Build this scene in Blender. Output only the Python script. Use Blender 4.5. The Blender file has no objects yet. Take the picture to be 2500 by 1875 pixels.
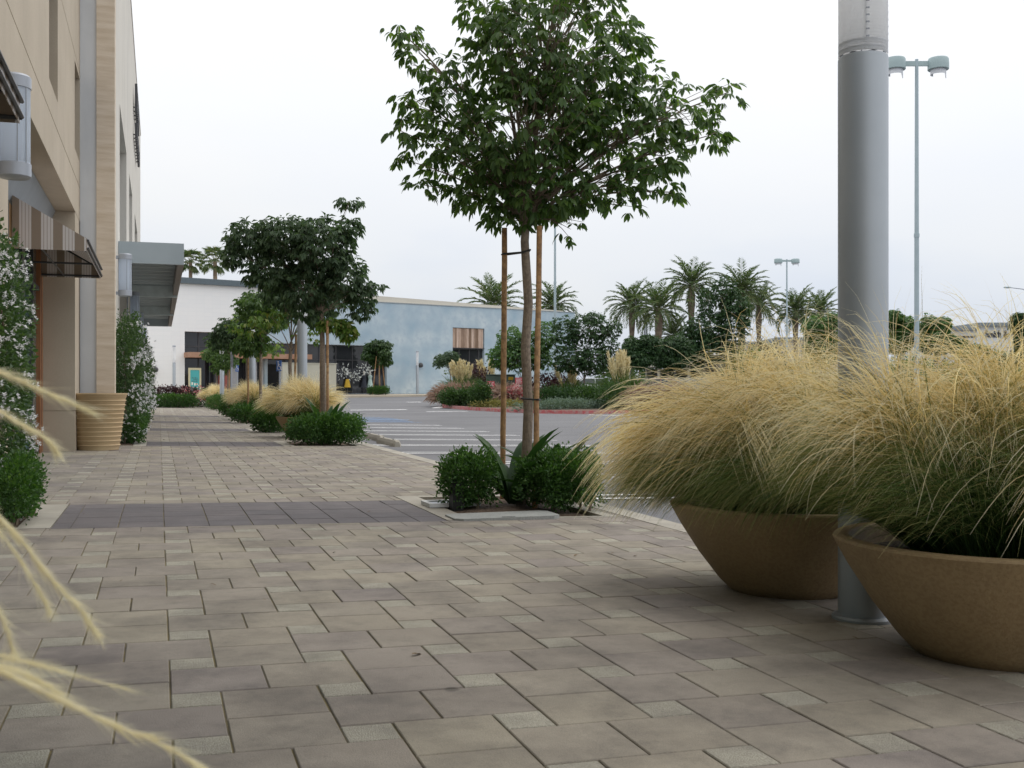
import bpy, math, random
import numpy as np
from mathutils import Vector, Matrix
random.seed(7); RNG = np.random.default_rng(11)
R = math.radians
sc = bpy.context.scene
col = sc.collection
# ------------------------------------------------------------------ camera model / survey helpers
TH, F, CX, HY, CAMZ = 0.3167, 2630.0, 1250.0, 951.0, 0.94
CT, ST = math.cos(TH), math.sin(TH)
KX = 0.0191                                   # cross fall of the paving towards the car park
XK = 3.75                                     # kerb line
def gz(x, y):
    s = x*ST + y*CT
    q = min(max(0.0, s-34.0), 53.0); rise = 0.015*(q*q/16 if q < 8 else q-4)
    if x <= XK and y < 62: return -KX*x
    return -0.19 - KX*(min(max(x, XK), 9.0)-XK) + rise
def at(px, py, d):                            # a point d metres in front of the lens
    xc = (px-CX)/F*d
    return Vector((xc*CT+d*ST, d*CT-xc*ST, CAMZ-(py-HY)/F*d))
def row(px, x):                               # where the line of sight crosses the line at x
    d = x/(ST+(px-CX)/F*CT)
    p = at(px, 0, d); return p.x, p.y
def ground(px, py):                           # where a line of sight meets the ground
    d = 0.5
    while d < 400:
        p = at(px, py, d)
        if p.z <= gz(p.x, p.y): return Vector((p.x, p.y, gz(p.x, p.y)))
        d += 0.02
    return at(px, py, 400)
def gp(px, d, dz=0.0):                        # ground point in a given direction and depth
    p = at(px, 0, d); return Vector((p.x, p.y, gz(p.x, p.y)+dz))
# ------------------------------------------------------------------ materials
def nd(nt, t, **k):
    n = nt.nodes.new(t)
    for a, b in k.items():
        if a in n.inputs: n.inputs[a].default_value = b
        else: setattr(n, a, b)
    return n
def c4(c): return (c[0], c[1], c[2], 1.0)
MATS = {}
def mat(name, c, rough=0.6, c2=None, scale=6.0, detail=5.0, bump=0.0, bscale=None, metal=0.0, spec=0.5, stretch=None, lo=0.35, hi=0.65,
        speck=None, speck_scale=300.0, speck_amt=0.5, rnd=None, coat=0.0):
    """Principled surface; c..c2 mottled by noise; optional fine specks, bump and a per-piece tint (attribute rnd)."""
    if name in MATS: return MATS[name]
    m = bpy.data.materials.new(name); m.use_nodes = True; nt = m.node_tree
    b = nt.nodes['Principled BSDF']; L = nt.links.new
    b.inputs['Roughness'].default_value = rough; b.inputs['Metallic'].default_value = metal
    b.inputs['Specular IOR Level'].default_value = spec
    if coat: b.inputs['Coat Weight'].default_value = coat
    tc = nd(nt, 'ShaderNodeTexCoord'); src = tc.outputs['Object']
    if stretch:
        mp = nd(nt, 'ShaderNodeMapping'); mp.inputs['Scale'].default_value = stretch; L(src, mp.inputs['Vector']); src = mp.outputs[0]
    n = nd(nt, 'ShaderNodeTexNoise', Scale=scale, Detail=detail, Roughness=0.6); L(src, n.inputs['Vector'])
    rp = nd(nt, 'ShaderNodeValToRGB'); rp.color_ramp.elements[0].position = lo; rp.color_ramp.elements[1].position = hi
    rp.color_ramp.elements[0].color = c4(c); rp.color_ramp.elements[1].color = c4(c2 or [min(1, v*1.18) for v in c])
    L(n.outputs['Fac'], rp.inputs[0]); out = rp.outputs[0]
    if rnd:
        a = nd(nt, 'ShaderNodeAttribute', attribute_name='rnd')
        mx = nd(nt, 'ShaderNodeMix', data_type='RGBA', blend_type='MIX')
        r2 = nd(nt, 'ShaderNodeValToRGB'); e = r2.color_ramp.elements
        e[0].color = c4(rnd[0]); e[0].position = 0.0; e[1].color = c4(rnd[-1]); e[1].position = 1.0
        for i, cc in enumerate(rnd[1:-1]):
            q = e.new((i+1)/(len(rnd)-1)); q.color = c4(cc)
        L(a.outputs['Fac'], r2.inputs[0]); mx.blend_type = 'MULTIPLY'; mx.inputs['Factor'].default_value = 1.0
        L(out, mx.inputs['A']); L(r2.outputs[0], mx.inputs['B']); out = mx.outputs['Result']
    if speck:
        n2 = nd(nt, 'ShaderNodeTexNoise', Scale=speck_scale, Detail=2.0); L(tc.outputs['Object'], n2.inputs['Vector'])
        r3 = nd(nt, 'ShaderNodeValToRGB'); r3.color_ramp.elements[0].position = 0.42; r3.color_ramp.elements[1].position = 0.62
        r3.color_ramp.elements[0].color = (0, 0, 0, 1); r3.color_ramp.elements[1].color = (speck_amt,)*3+(1,)
        L(n2.outputs['Fac'], r3.inputs[0])
        mx = nd(nt, 'ShaderNodeMix', data_type='RGBA'); L(r3.outputs[0], mx.inputs['Factor']); L(out, mx.inputs['A'])
        mx.inputs['B'].default_value = c4(speck); out = mx.outputs['Result']
    L(out, b.inputs['Base Color'])
    if bump:
        nb = nd(nt, 'ShaderNodeTexNoise', Scale=bscale or scale*4, Detail=6.0); L(src, nb.inputs['Vector'])
        bp = nd(nt, 'ShaderNodeBump', Strength=bump, Distance=0.02); L(nb.outputs['Fac'], bp.inputs['Height']); L(bp.outputs[0], b.inputs['Normal'])
    MATS[name] = m; return m
def leafmat(name, cols, rough=0.45, trans=0.25, tcol=None, spec=0.5):
    """Leaf: colour runs over cols with the per-leaf attribute rnd; some light passes through."""
    if name in MATS: return MATS[name]
    m = bpy.data.materials.new(name); m.use_nodes = True; nt = m.node_tree; L = nt.links.new
    b = nt.nodes['Principled BSDF']; b.inputs['Roughness'].default_value = rough; b.inputs['Specular IOR Level'].default_value = spec
    a = nd(nt, 'ShaderNodeAttribute', attribute_name='rnd'); r2 = nd(nt, 'ShaderNodeValToRGB'); e = r2.color_ramp.elements
    e[0].color = c4(cols[0]); e[0].position = 0; e[1].color = c4(cols[-1]); e[1].position = 1
    for i, cc in enumerate(cols[1:-1]):
        q = e.new((i+1)/(len(cols)-1)); q.color = c4(cc)
    L(a.outputs['Fac'], r2.inputs[0]); L(r2.outputs[0], b.inputs['Base Color'])
    t = nd(nt, 'ShaderNodeBsdfTranslucent'); mx = nd(nt, 'ShaderNodeMixShader'); mx.inputs[0].default_value = trans
    g = nd(nt, 'ShaderNodeMix', data_type='RGBA', blend_type='MULTIPLY'); g.inputs['Factor'].default_value = 1
    g.inputs['B'].default_value = c4(tcol or (1.5, 1.6, 0.6)); L(r2.outputs[0], g.inputs['A']); L(g.outputs['Result'], t.inputs['Color'])
    o = nt.nodes['Material Output']; L(b.outputs[0], mx.inputs[1]); L(t.outputs[0], mx.inputs[2]); L(mx.outputs[0], o.inputs['Surface'])
    MATS[name] = m; return m
# ------------------------------------------------------------------ mesh helpers
def link(name, me, parent=None, loc=(0, 0, 0), rz=0.0):
    o = bpy.data.objects.new(name, me); col.objects.link(o); o.location = loc; o.rotation_euler = (0, 0, rz)
    if parent: o.parent = parent
    return o
def tag(o, label=None, cat=None, group=None, kind=None):
    if label: o['label'] = label
    if cat: o['category'] = cat
    if group: o['group'] = group
    if kind: o['kind'] = kind
    return o
def empty(name, loc, label, cat, group=None, rz=0.0):
    o = link(name, None, None, loc, rz); o.empty_display_size = 0.2
    return tag(o, label, cat, group)
def copy_tree(o, parent=None):
    c = o.copy(); col.objects.link(c)
    if parent: c.parent = parent
    for ch in list(o.children): copy_tree(ch, c)
    return c
class MB:
    """collects boxes, prisms, tubes, lathes; builds one mesh object."""
    def __init__(s): s.v = []; s.f = []; s.m = []; s.sm = []; s.r = []
    def add(s, vs, fs, m=0, smooth=False, r=0.5):
        o = len(s.v); s.v += [tuple(p) for p in vs]
        for f in fs: s.f.append([i+o for i in f]); s.m.append(m); s.sm.append(smooth); s.r.append(r)
        return s
    def box(s, x0, x1, y0, y1, z0, z1, m=0, r=0.5, bev=0.0):
        if bev > 0:
            b = bev; P = []
            for (z, i) in ((z0, b), (z0+b, 0), (z1-b, 0), (z1, b)):
                P += [(x0+i, y0+i, z), (x1-i, y0+i, z), (x1-i, y1-i, z), (x0+i, y1-i, z)]
            Fc = [(3, 2, 1, 0), (12, 13, 14, 15)]
            for k in range(3):
                for j in range(4): Fc.append((k*4+j, k*4+(j+1) % 4, k*4+4+(j+1) % 4, k*4+4+j))
            return s.add(P, Fc, m, False, r)
        P = [(x0, y0, z0), (x1, y0, z0), (x1, y1, z0), (x0, y1, z0), (x0, y0, z1), (x1, y0, z1), (x1, y1, z1), (x0, y1, z1)]
        return s.add(P, [(3, 2, 1, 0), (4, 5, 6, 7), (0, 1, 5, 4), (1, 2, 6, 5), (2, 3, 7, 6), (3, 0, 4, 7)], m, False, r)
    def tube(s, pts, rad, n=8, m=0, cap=True, smooth=True, r=0.5):
        pts = [Vector(p) for p in pts]; N = len(pts)
        rad = [rad]*N if isinstance(rad, (int, float)) else rad
        up = Vector((0.31, 0.17, 0.93)); P = []; Fc = []
        for i, p in enumerate(pts):
            t = (pts[min(i+1, N-1)]-pts[max(i-1, 0)])
            t = t.normalized() if t.length > 1e-9 else Vector((0, 0, 1))
            a = t.cross(up)
            if a.length < 0.05: a = t.cross(Vector((1, 0, 0)))
            a.normalize(); b = t.cross(a)
            for k in range(n):
                w = 2*math.pi*k/n; P.append(p+(a*math.cos(w)+b*math.sin(w))*rad[i])
        for i in range(N-1):
            for k in range(n): Fc.append((i*n+k, i*n+(k+1) % n, (i+1)*n+(k+1) % n, (i+1)*n+k))
        s.add(P, Fc, m, smooth, r)
        if cap: s.add(P[:n], [tuple(range(n))[::-1]], m, False, r); s.add(P[-n:], [tuple(range(n))], m, False, r)
        return s
    def lathe(s, prof, n=32, c=(0, 0, 0), m=0, smooth=True, close=False, r=0.5):
        P = []; Fc = []; N = len(prof)
        for (rr, z) in prof:
            for k in range(n):
                w = 2*math.pi*k/n; P.append((c[0]+rr*math.cos(w), c[1]+rr*math.sin(w), c[2]+z))
        for i in range(N-1):
            for k in range(n): Fc.append((i*n+k, i*n+(k+1) % n, (i+1)*n+(k+1) % n, (i+1)*n+k))
        if close: Fc.append(tuple(range(n))[::-1]); Fc.append(tuple((N-1)*n+k for k in range(n)))
        return s.add(P, Fc, m, smooth, r)
    def prism(s, poly, axis, a, b, m=0):
        """extrude a 2D polygon along axis 'x','y' or 'z' from a to b."""
        n = len(poly)
        def pt(u, v, w): return {'x': (w, u, v), 'y': (u, w, v), 'z': (u, v, w)}[axis]
        P = [pt(u, v, a) for u, v in poly]+[pt(u, v, b) for u, v in poly]
        Fc = [tuple(range(n))[::-1], tuple(range(n, 2*n))]+[(i, (i+1) % n, n+(i+1) % n, n+i) for i in range(n)]
        return s.add(P, Fc, m)
    def build(s, name, mats, parent=None, loc=(0, 0, 0), rz=0.0, autosmooth=False):
        me = bpy.data.meshes.new(name); me.from_pydata(s.v, [], s.f)
        for mm in (mats if isinstance(mats, (list, tuple)) else [mats]): me.materials.append(mm)
        me.polygons.foreach_set('material_index', s.m); me.polygons.foreach_set('use_smooth', s.sm)
        a = me.attributes.new('rnd', 'FLOAT', 'FACE'); a.data.foreach_set('value', s.r)
        me.update()
        import bmesh
        bm = bmesh.new(); bm.from_mesh(me); bmesh.ops.recalc_face_normals(bm, faces=bm.faces)
        for ed in bm.edges:
            if len(ed.link_faces) == 2 and ed.calc_face_angle(0) > .7: ed.smooth = False
        bm.to_mesh(me); bm.free()
        return link(name, me, parent, loc, rz)
def fast(name, V, Fq, rnd_face, mats, parent=None, loc=(0, 0, 0), smooth=False, midx=None, point_rnd=None):
    """numpy mesh with faces all of one size."""
    me = bpy.data.meshes.new(name); V = np.asarray(V, np.float32).reshape(-1, 3); Fq = np.asarray(Fq, np.int32); n, k = Fq.shape
    me.vertices.add(len(V)); me.vertices.foreach_set('co', V.ravel())
    me.loops.add(n*k); me.loops.foreach_set('vertex_index', Fq.ravel())
    me.polygons.add(n); me.polygons.foreach_set('loop_start', np.arange(0, n*k, k, dtype=np.int32))
    try: me.polygons.foreach_set('loop_total', np.full(n, k, np.int32))
    except Exception: pass
    for mm in (mats if isinstance(mats, (list, tuple)) else [mats]): me.materials.append(mm)
    me.polygons.foreach_set('use_smooth', np.full(n, smooth, bool))
    if midx is not None: me.polygons.foreach_set('material_index', np.asarray(midx, np.int32))
    if point_rnd is not None:
        a = me.attributes.new('rnd', 'FLOAT', 'POINT'); a.data.foreach_set('value', np.asarray(point_rnd, np.float32))
    else:
        a = me.attributes.new('rnd', 'FLOAT', 'FACE'); a.data.foreach_set('value', np.asarray(rnd_face, np.float32))
    me.update(calc_edges=True); me.validate()
    return link(name, me, parent, loc)
def norm(a): return a/np.maximum(np.linalg.norm(a, axis=-1, keepdims=True), 1e-9)
def frames(d, roll=None, rng=RNG):
    """rotation matrices whose local X runs along d."""
    d = norm(d); up = np.tile([0, 0, 1.0], (len(d), 1)); s = np.cross(up, d)
    bad = np.linalg.norm(s, axis=1) < 0.05; s[bad] = [1, 0, 0]; s = norm(s); n = np.cross(d, s)
    if roll is not None:
        cr, sr = np.cos(roll)[:, None], np.sin(roll)[:, None]; s, n = s*cr+n*sr, n*cr-s*sr
    return np.stack([d, s, n], axis=2)
# leaf templates (local X = along the leaf, Y = across, Z = up); all quads
def leaf_tpl(wid=0.4, fold=0.12, droop=0.18):
    xs = [0, .22, .55, .82, 1.0]; ws = [0.04, .38, .5, .3, .02]; V = []; Q = []
    for x, w in zip(xs, ws):
        z = -droop*x*x
        V += [(x, -w*wid, z+fold*w*wid*2), (x, 0, z), (x, w*wid, z+fold*w*wid*2)]
    for i in range(4):
        a = i*3; Q += [(a, a+3, a+4, a+1), (a+1, a+4, a+5, a+2)]
    return np.array(V), np.array(Q)
def leaf_tpl2(wid=0.5, fold=0.2, droop=0.1):
    V = [(0, 0, 0), (.5, -wid/2, fold*wid), (1, 0, -droop), (.5, 0, -droop*.2), (.5, wid/2, fold*wid)]
    return np.array(V), np.array([(0, 1, 2, 3), (0, 3, 2, 4)])
def place(tpl, pos, Rm, size):
    V, Q = tpl; N = len(pos)
    W = np.einsum('nij,kj->nki', Rm, V)*np.asarray(size).reshape(-1, 1, 1)+pos[:, None, :]
    Fq = (Q[None]+(np.arange(N)*len(V))[:, None, None]).reshape(-1, Q.shape[1])
    return W.reshape(-1, 3), Fq
def merge(parts):
    Vs, Fs, Rs, Ms = [], [], [], []; o = 0
    for V, Fq, r, m in parts:
        Vs.append(V); Fs.append(Fq+o); Rs.append(r); Ms.append(np.full(len(Fq), m)); o += len(V)
    return np.concatenate(Vs), np.concatenate(Fs), np.concatenate(Rs), np.concatenate(Ms)
def rdir(n, rng=RNG): return norm(rng.normal(size=(n, 3)))

# ================================================================== LIGHT, SKY, CAMERA
w = bpy.data.worlds.new("World"); sc.world = w; w.use_nodes = True; nt = w.node_tree; L = nt.links.new
for n in list(nt.nodes): nt.nodes.remove(n)
SUN_EL, SUN_AZ = R(58), R(70)           # overcast: a weak broad sun, high over the car park
sky = nd(nt, 'ShaderNodeTexSky'); sky.sky_type = 'NISHITA'; sky.sun_disc = False; sky.sun_elevation = SUN_EL; sky.sun_rotation = SUN_AZ
bg1 = nd(nt, 'ShaderNodeBackground'); bg1.inputs['Strength'].default_value = 0.10; L(sky.outputs[0], bg1.inputs['Color'])
tc = nd(nt, 'ShaderNodeTexCoord'); sx = nd(nt, 'ShaderNodeSeparateXYZ'); L(tc.outputs['Generated'], sx.inputs[0])
nz = nd(nt, 'ShaderNodeTexNoise', Scale=1.6, Detail=5.0, Roughness=0.5)
mp = nd(nt, 'ShaderNodeMapping'); mp.inputs['Scale'].default_value = (1, 1, 2.6); L(tc.outputs['Generated'], mp.inputs[0]); L(mp.outputs[0], nz.inputs['Vector'])
ad = nd(nt, 'ShaderNodeMath', operation='MULTIPLY_ADD'); L(nz.outputs['Fac'], ad.inputs[0]); ad.inputs[1].default_value = 1.1; L(sx.outputs['Z'], ad.inputs[2])
rp = nd(nt, 'ShaderNodeValToRGB'); e = rp.color_ramp.elements
e[0].position = 0.40; e[0].color = (0.66, 0.74, 0.92, 1); e[1].position = 1.0; e[1].color = (1.0, 1.0, 1.0, 1)
for p, c in ((0.58, (0.80, 0.86, 0.98, 1)), (0.76, (0.94, 0.96, 1.0, 1))):
    q = e.new(p); q.color = c
L(ad.outputs[0], rp.inputs[0])
bg2 = nd(nt, 'ShaderNodeBackground'); L(rp.outputs[0], bg2.inputs['Color'])
st = nd(nt, 'ShaderNodeMapRange'); st.inputs['From Min'].default_value = 0.0; st.inputs['From Max'].default_value = 0.7
st.inputs['To Min'].default_value = 0.82; st.inputs['To Max'].default_value = 1.6; L(sx.outputs['Z'], st.inputs['Value']); L(st.outputs[0], bg2.inputs['Strength'])
mxs = nd(nt, 'ShaderNodeMixShader'); mxs.inputs[0].default_value = 0.88; L(bg1.outputs[0], mxs.inputs[1]); L(bg2.outputs[0], mxs.inputs[2])
wo = nd(nt, 'ShaderNodeOutputWorld'); L(mxs.outputs[0], wo.inputs['Surface'])
sd = bpy.data.lights.new('sun', 'SUN'); sd.energy = 0.9; sd.angle = R(25); sd.color = (1.0, 0.95, 0.87)
so = bpy.data.objects.new('sun', sd); col.objects.link(so)
dirv = Vector((math.sin(SUN_AZ)*math.cos(SUN_EL), math.cos(SUN_AZ)*math.cos(SUN_EL), math.sin(SUN_EL)))
so.rotation_euler = dirv.to_track_quat('Z', 'Y').to_euler(); so.location = dirv*60
cd = bpy.data.cameras.new('camera'); cam = bpy.data.objects.new('camera', cd); col.objects.link(cam); sc.camera = cam
cam.location = (0, 0, CAMZ); cam.rotation_euler = (R(90), 0, -TH); cd.sensor_width = 36.0; cd.lens = F/2500*36
cd.shift_y = (HY-937.5)/2500; cd.clip_end = 3000; cd.clip_start = 0.05
cd.dof.use_dof = True; cd.dof.focus_distance = 9.0; cd.dof.aperture_fstop = 11.0
sc.view_settings.view_transform = 'Standard'; sc.view_settings.look = 'None'; sc.view_settings.gamma = 1; sc.view_settings.exposure = 0.0
sc.cycles.use_denoising = True
try: sc.cycles.denoiser = 'OPENIMAGEDENOISE'
except Exception: pass
sc.cycles.max_bounces = 8; sc.cycles.transparent_max_bounces = 16

# ================================================================== GROUND
A = 0.15; X0, Y0 = 0.0335, 4.539
m_big = mat('paver_taupe', (0.29, 0.256, 0.210), 0.85, (0.345, 0.308, 0.254), 2.2, bump=0.25, bscale=220, speck=(0.20, 0.18, 0.155), speck_scale=260, speck_amt=0.4,
            rnd=[(0.86, 0.84, 0.92), (1.0, 1.0, 0.97), (0.92, 0.90, 0.95), (1.07, 1.07, 1.0), (0.98, 0.97, 0.94), (0.80, 0.78, 0.86)])
m_small = mat('paver_pale_aggregate', (0.405, 0.38, 0.31), 0.9, (0.51, 0.48, 0.395), 7, bump=0.6, bscale=240, speck=(0.26, 0.24, 0.20), speck_scale=190, speck_amt=0.55,
              rnd=[(0.9, 0.9, 0.9), (1.05, 1.05, 1.05)])
m_dark = mat('paver_charcoal', (0.118, 0.106, 0.106), 0.75, (0.15, 0.135, 0.135), 4, bump=0.25, bscale=200, speck=(0.10, 0.09, 0.1), speck_scale=240, speck_amt=0.4,
             rnd=[(0.85, 0.85, 0.88), (1.05, 1.02, 1.02)])
m_joint = mat('joint_sand', (0.10, 0.085, 0.055), 0.95, (0.25, 0.205, 0.10), 4, bump=0.3, bscale=90)
m_conc = mat('pale_concrete', (0.34, 0.315, 0.265), 0.85, (0.42, 0.39, 0.33), 2.5, bump=0.15, bscale=60, speck=(0.36, 0.33, 0.28), speck_scale=120, speck_amt=0.35)
m_asph = mat('asphalt', (0.155, 0.155, 0.165), 0.9, (0.20, 0.20, 0.21), 0.35, 8, bump=0.35, bscale=140, speck=(0.10, 0.10, 0.105), speck_scale=90, speck_amt=0.5, stretch=(0.35, 1, 1))
m_line = mat('road_paint_white', (0.82, 0.82, 0.82), 0.7, (0.90, 0.90, 0.90), 8, speck=(0.5, 0.5, 0.5), speck_scale=30, speck_amt=0.2)
m_blue_paint = mat('road_paint_blue', (0.16, 0.30, 0.55), 0.7, (0.26, 0.40, 0.62), 2)
m_mulch = mat('bark_mulch', (0.085, 0.055, 0.04), 0.95, (0.19, 0.135, 0.095), 24, bump=1.0, bscale=60)
m_dirt = mat('far_soil', (0.20, 0.18, 0.14), 0.95, (0.26, 0.23, 0.18), 0.3)
def weather(m, scale, amt, spots=0.0, spot_scale=5.0, stretch=(1, 1, 1), lo=.48, hi=.72):
    nt = m.node_tree; L = nt.links.new; b = nt.nodes['Principled BSDF']; src = b.inputs['Base Color'].links[0].from_socket
    tc = nd(nt, 'ShaderNodeTexCoord'); mp = nd(nt, 'ShaderNodeMapping'); mp.inputs['Scale'].default_value = stretch; L(tc.outputs['Object'], mp.inputs[0])
    n = nd(nt, 'ShaderNodeTexNoise', Scale=scale, Detail=9.0, Roughness=.68); L(mp.outputs[0], n.inputs['Vector'])
    rp = nd(nt, 'ShaderNodeValToRGB'); rp.color_ramp.elements[0].position = lo; rp.color_ramp.elements[1].position = hi; rp.color_ramp.elements[0].color = (1, 1, 1, 1); rp.color_ramp.elements[1].color = (1-amt, 1-amt, 1-amt*.95, 1); L(n.outputs['Fac'], rp.inputs[0])
    mx = nd(nt, 'ShaderNodeMix', data_type='RGBA', blend_type='MULTIPLY'); mx.inputs['Factor'].default_value = 1; L(src, mx.inputs['A']); L(rp.outputs[0], mx.inputs['B']); out = mx.outputs['Result']
    if spots:
        v = nd(nt, 'ShaderNodeTexVoronoi', Scale=spot_scale); n3 = nd(nt, 'ShaderNodeTexNoise', Scale=spot_scale*5); L(tc.outputs['Object'], n3.inputs['Vector'])
        L(tc.outputs['Object'], v.inputs['Vector']); md = nd(nt, 'ShaderNodeMath', operation='MULTIPLY_ADD'); L(n3.outputs['Fac'], md.inputs[0]); md.inputs[1].default_value = .06; L(v.outputs['Distance'], md.inputs[2])
        sp = nd(nt, 'ShaderNodeSeparateColor'); L(v.outputs['Color'], sp.inputs[0]); th = nd(nt, 'ShaderNodeMath', operation='MULTIPLY'); L(sp.outputs[0], th.inputs[0]); L(sp.outputs[1], th.inputs[1])
        sz = nd(nt, 'ShaderNodeMapRange'); sz.inputs['From Min'].default_value = .45; sz.inputs['From Max'].default_value = 1; sz.inputs['To Min'].default_value = 0; sz.inputs['To Max'].default_value = .17; L(th.outputs[0], sz.inputs['Value'])
        df = nd(nt, 'ShaderNodeMath', operation='SUBTRACT'); L(sz.outputs[0], df.inputs[0]); L(md.outputs[0], df.inputs[1]); r2 = nd(nt, 'ShaderNodeMapRange'); r2.inputs['From Min'].default_value = -.01; r2.inputs['From Max'].default_value = .03; r2.inputs['To Max'].default_value = spots; L(df.outputs[0], r2.inputs['Value'])
        m2 = nd(nt, 'ShaderNodeMix', data_type='RGBA'); L(r2.outputs[0], m2.inputs['Factor']); L(out, m2.inputs['A']); m2.inputs['B'].default_value = (.06, .052, .045, 1); out = m2.outputs['Result']
    L(out, b.inputs['Base Color'])
weather(m_big, 1.7, .42, .6, 4.5, lo=.44, hi=.68); weather(m_big, 9.0, .18, lo=.5, hi=.7); weather(m_small, 1.7, .36, lo=.44, hi=.68); weather(m_dark, 1.0, -.22, .3, 3.0); weather(m_conc, 1.6, .30, .4, 3.0); weather(m_asph, .22, .22, .6, .9, (1, 1, 1), .45, .7); weather(m_line, 1.5, .30)
BANDS = [7.77, 18.85, 25.9, 32.1, 39.6]
BX0, BX1, BL = -0.69, 2.05, 1.58
WELLS = []                               # openings in the paving (planting wells)
for b in BANDS:
    WELLS.append((2.05, 3.46, b+0.06, b+1.95))
    WELLS.append((-1.6 if b < 10 else -1.0, -0.69 if b < 10 else -0.20, b+0.02, b+1.6))
def subtract(rects, hole):
    out = []; hx0, hx1, hy0, hy1 = hole
    for (a, b, c, d) in rects:
        if a >= hx1 or b <= hx0 or c >= hy1 or d <= hy0: out.append((a, b, c, d)); continue
        if a < hx0: out.append((a, hx0, c, d))
        if b > hx1: out.append((hx1, b, c, d))
        ia, ib = max(a, hx0), min(b, hx1)
        if c < hy0: out.append((ia, ib, c, hy0))
        if d > hy1: out.append((ia, ib, hy1, d))
    return out
def band_x0(b): return BX0 if b < 10 else -0.20
HOLES = list(WELLS)+[(band_x0(b), BX1, b, b+BL) for b in BANDS]
PXL, PXR, PYN, PYF = -1.62, 3.52, -2.0, 61.5
mb = MB(); J = 0.0026
def paver(x0, x1, y0, y1, m, tone):
    rs = [(max(x0, PXL), min(x1, PXR), max(y0, PYN), min(y1, PYF))]
    if rs[0][0] >= rs[0][1] or rs[0][2] >= rs[0][3]: return
    for h in HOLES:
        if m == 2: break
        rs = subtract(rs, h)
    for (a, b, c, d) in rs:
        if b-a < 0.012 or d-c < 0.012: continue
        a, b, c, d = a+J, b-J, c+J, d-J; dz = random.uniform(-.0016, .0012); bv = 0.003; ja, jb = random.uniform(-.0012, .0012), random.uniform(-.0012, .0012); a += ja; b += ja; c += jb; d += jb
        z = lambda x, o: -KX*x+o+dz
        P = [(a, c, z(a, -.012)), (b, c, z(b, -.012)), (b, d, z(b, -.012)), (a, d, z(a, -.012)),
             (a, c, z(a, -bv)), (b, c, z(b, -bv)), (b, d, z(b, -bv)), (a, d, z(a, -bv)),
             (a+bv, c+bv, z(a, 0)), (b-bv, c+bv, z(b, 0)), (b-bv, d-bv, z(b, 0)), (a+bv, d-bv, z(a, 0))]
        Fc = [(8, 9, 10, 11)]
        for k in (0, 4):
            for j in range(4): Fc.append((k+j, k+(j+1) % 4, k+4+(j+1) % 4, k+4+j))
        mb.add(P, Fc, m, False, tone)
for i in range(-5, 10):
    for j in range(-16, 128):
        cx, cy = (-1+3*i), 3*j
        def rect(x0, x1, y0, y1, m):
            paver(X0+(cx+x0)*A, X0+(cx+x1)*A, Y0+(cy+y0)*A, Y0+(cy+y1)*A, m, random.random())
        if (i+j) % 2 == 0: rect(-1, 1, 0, 2, 0); rect(-1, 1, -2, 0, 0)
        else: rect(-2, 0, -1, 1, 0); rect(0, 2, -1, 1, 0)
        rect(1, 2, 1, 2, 1)
for b in BANDS:
    x = X0-2*A*6
    n = 5; dy = BL/n
    while x < BX1:
        for k in range(n):
            a, c = max(x, band_x0(b)), min(x+2*A, BX1)
            if c-a > 0.02: paver(a, c, b+k*dy, b+(k+1)*dy, 2, random.random())
        x += 2*A
o = mb.build('walkway_paving', [m_big, m_small, m_dark]); tag(o, kind='structure')
mb = MB(); z = lambda x, o: -KX*x+o
rs = [(PXL-.3, PXR, PYN, PYF)]
for h in WELLS: rs = subtract(rs, h)
for (a, b, c, d) in rs: mb.add([(a, c, z(a, -.0065)), (b, c, z(b, -.0065)), (b, d, z(b, -.0065)), (a, d, z(a, -.0065))], [(0, 1, 2, 3)])
tag(mb.build('walkway_joint_sand', m_joint), kind='structure')
# kerb along the car park, concrete bands round the wells, soil in the wells
mb = MB()
seg = PYN
while seg < PYF:
    e1 = min(seg+3.0, PYF)
    mb.add([(PXR+.004, seg+.004, z(PXR, -.5)), (XK, seg+.004, z(XK, -.5)), (XK, e1-.004, z(XK, -.5)), (PXR+.004, e1-.004, z(PXR, -.5)),
            (PXR+.004, seg+.004, z(PXR, .001)), (XK-.02, seg+.004, z(XK, .001)), (XK-.02, e1-.004, z(XK, .001)), (PXR+.004, e1-.004, z(PXR, .001)),
            (XK, seg+.004, z(XK, -.02)), (XK, e1-.004, z(XK, -.02))],
           [(4, 5, 6, 7), (5, 8, 9, 6), (8, 1, 2, 9), (0, 3, 7, 4), (0, 4, 5, 8, 1), (3, 2, 9, 6, 7)], 0, False, random.random())
    seg = e1
def band(x0, x1, y0, y1):
    mb.add([(x0, y0, z(x0, -.2)), (x1, y0, z(x1, -.2)), (x1, y1, z(x1, -.2)), (x0, y1, z(x0, -.2)),
            (x0, y0, z(x0, .002)), (x1, y0, z(x1, .002)), (x1, y1, z(x1, .002)), (x0, y1, z(x0, .002))],
           [(4, 5, 6, 7), (0, 1, 5, 4), (1, 2, 6, 5), (2, 3, 7, 6), (3, 0, 4, 7)])
for (a, b, c, d) in WELLS:
    if a > 1: band(a+.003, a+.20, c+.003, d-.003); band(a+.203, b-.003, c+.003, c+.075); band(b-.11, b-.003, c+.078, d-.003); band(a+.203, b-.113, d-.11, d-.003)
    else: band(b-.21, b-.003, c+.003, d-.003); band(a+.003, b-.213, c+.003, c+.075); band(a+.003, b-.213, d-.11, d-.003)
tag(mb.build('kerb', m_conc), kind='structure')
mb = MB()
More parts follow.
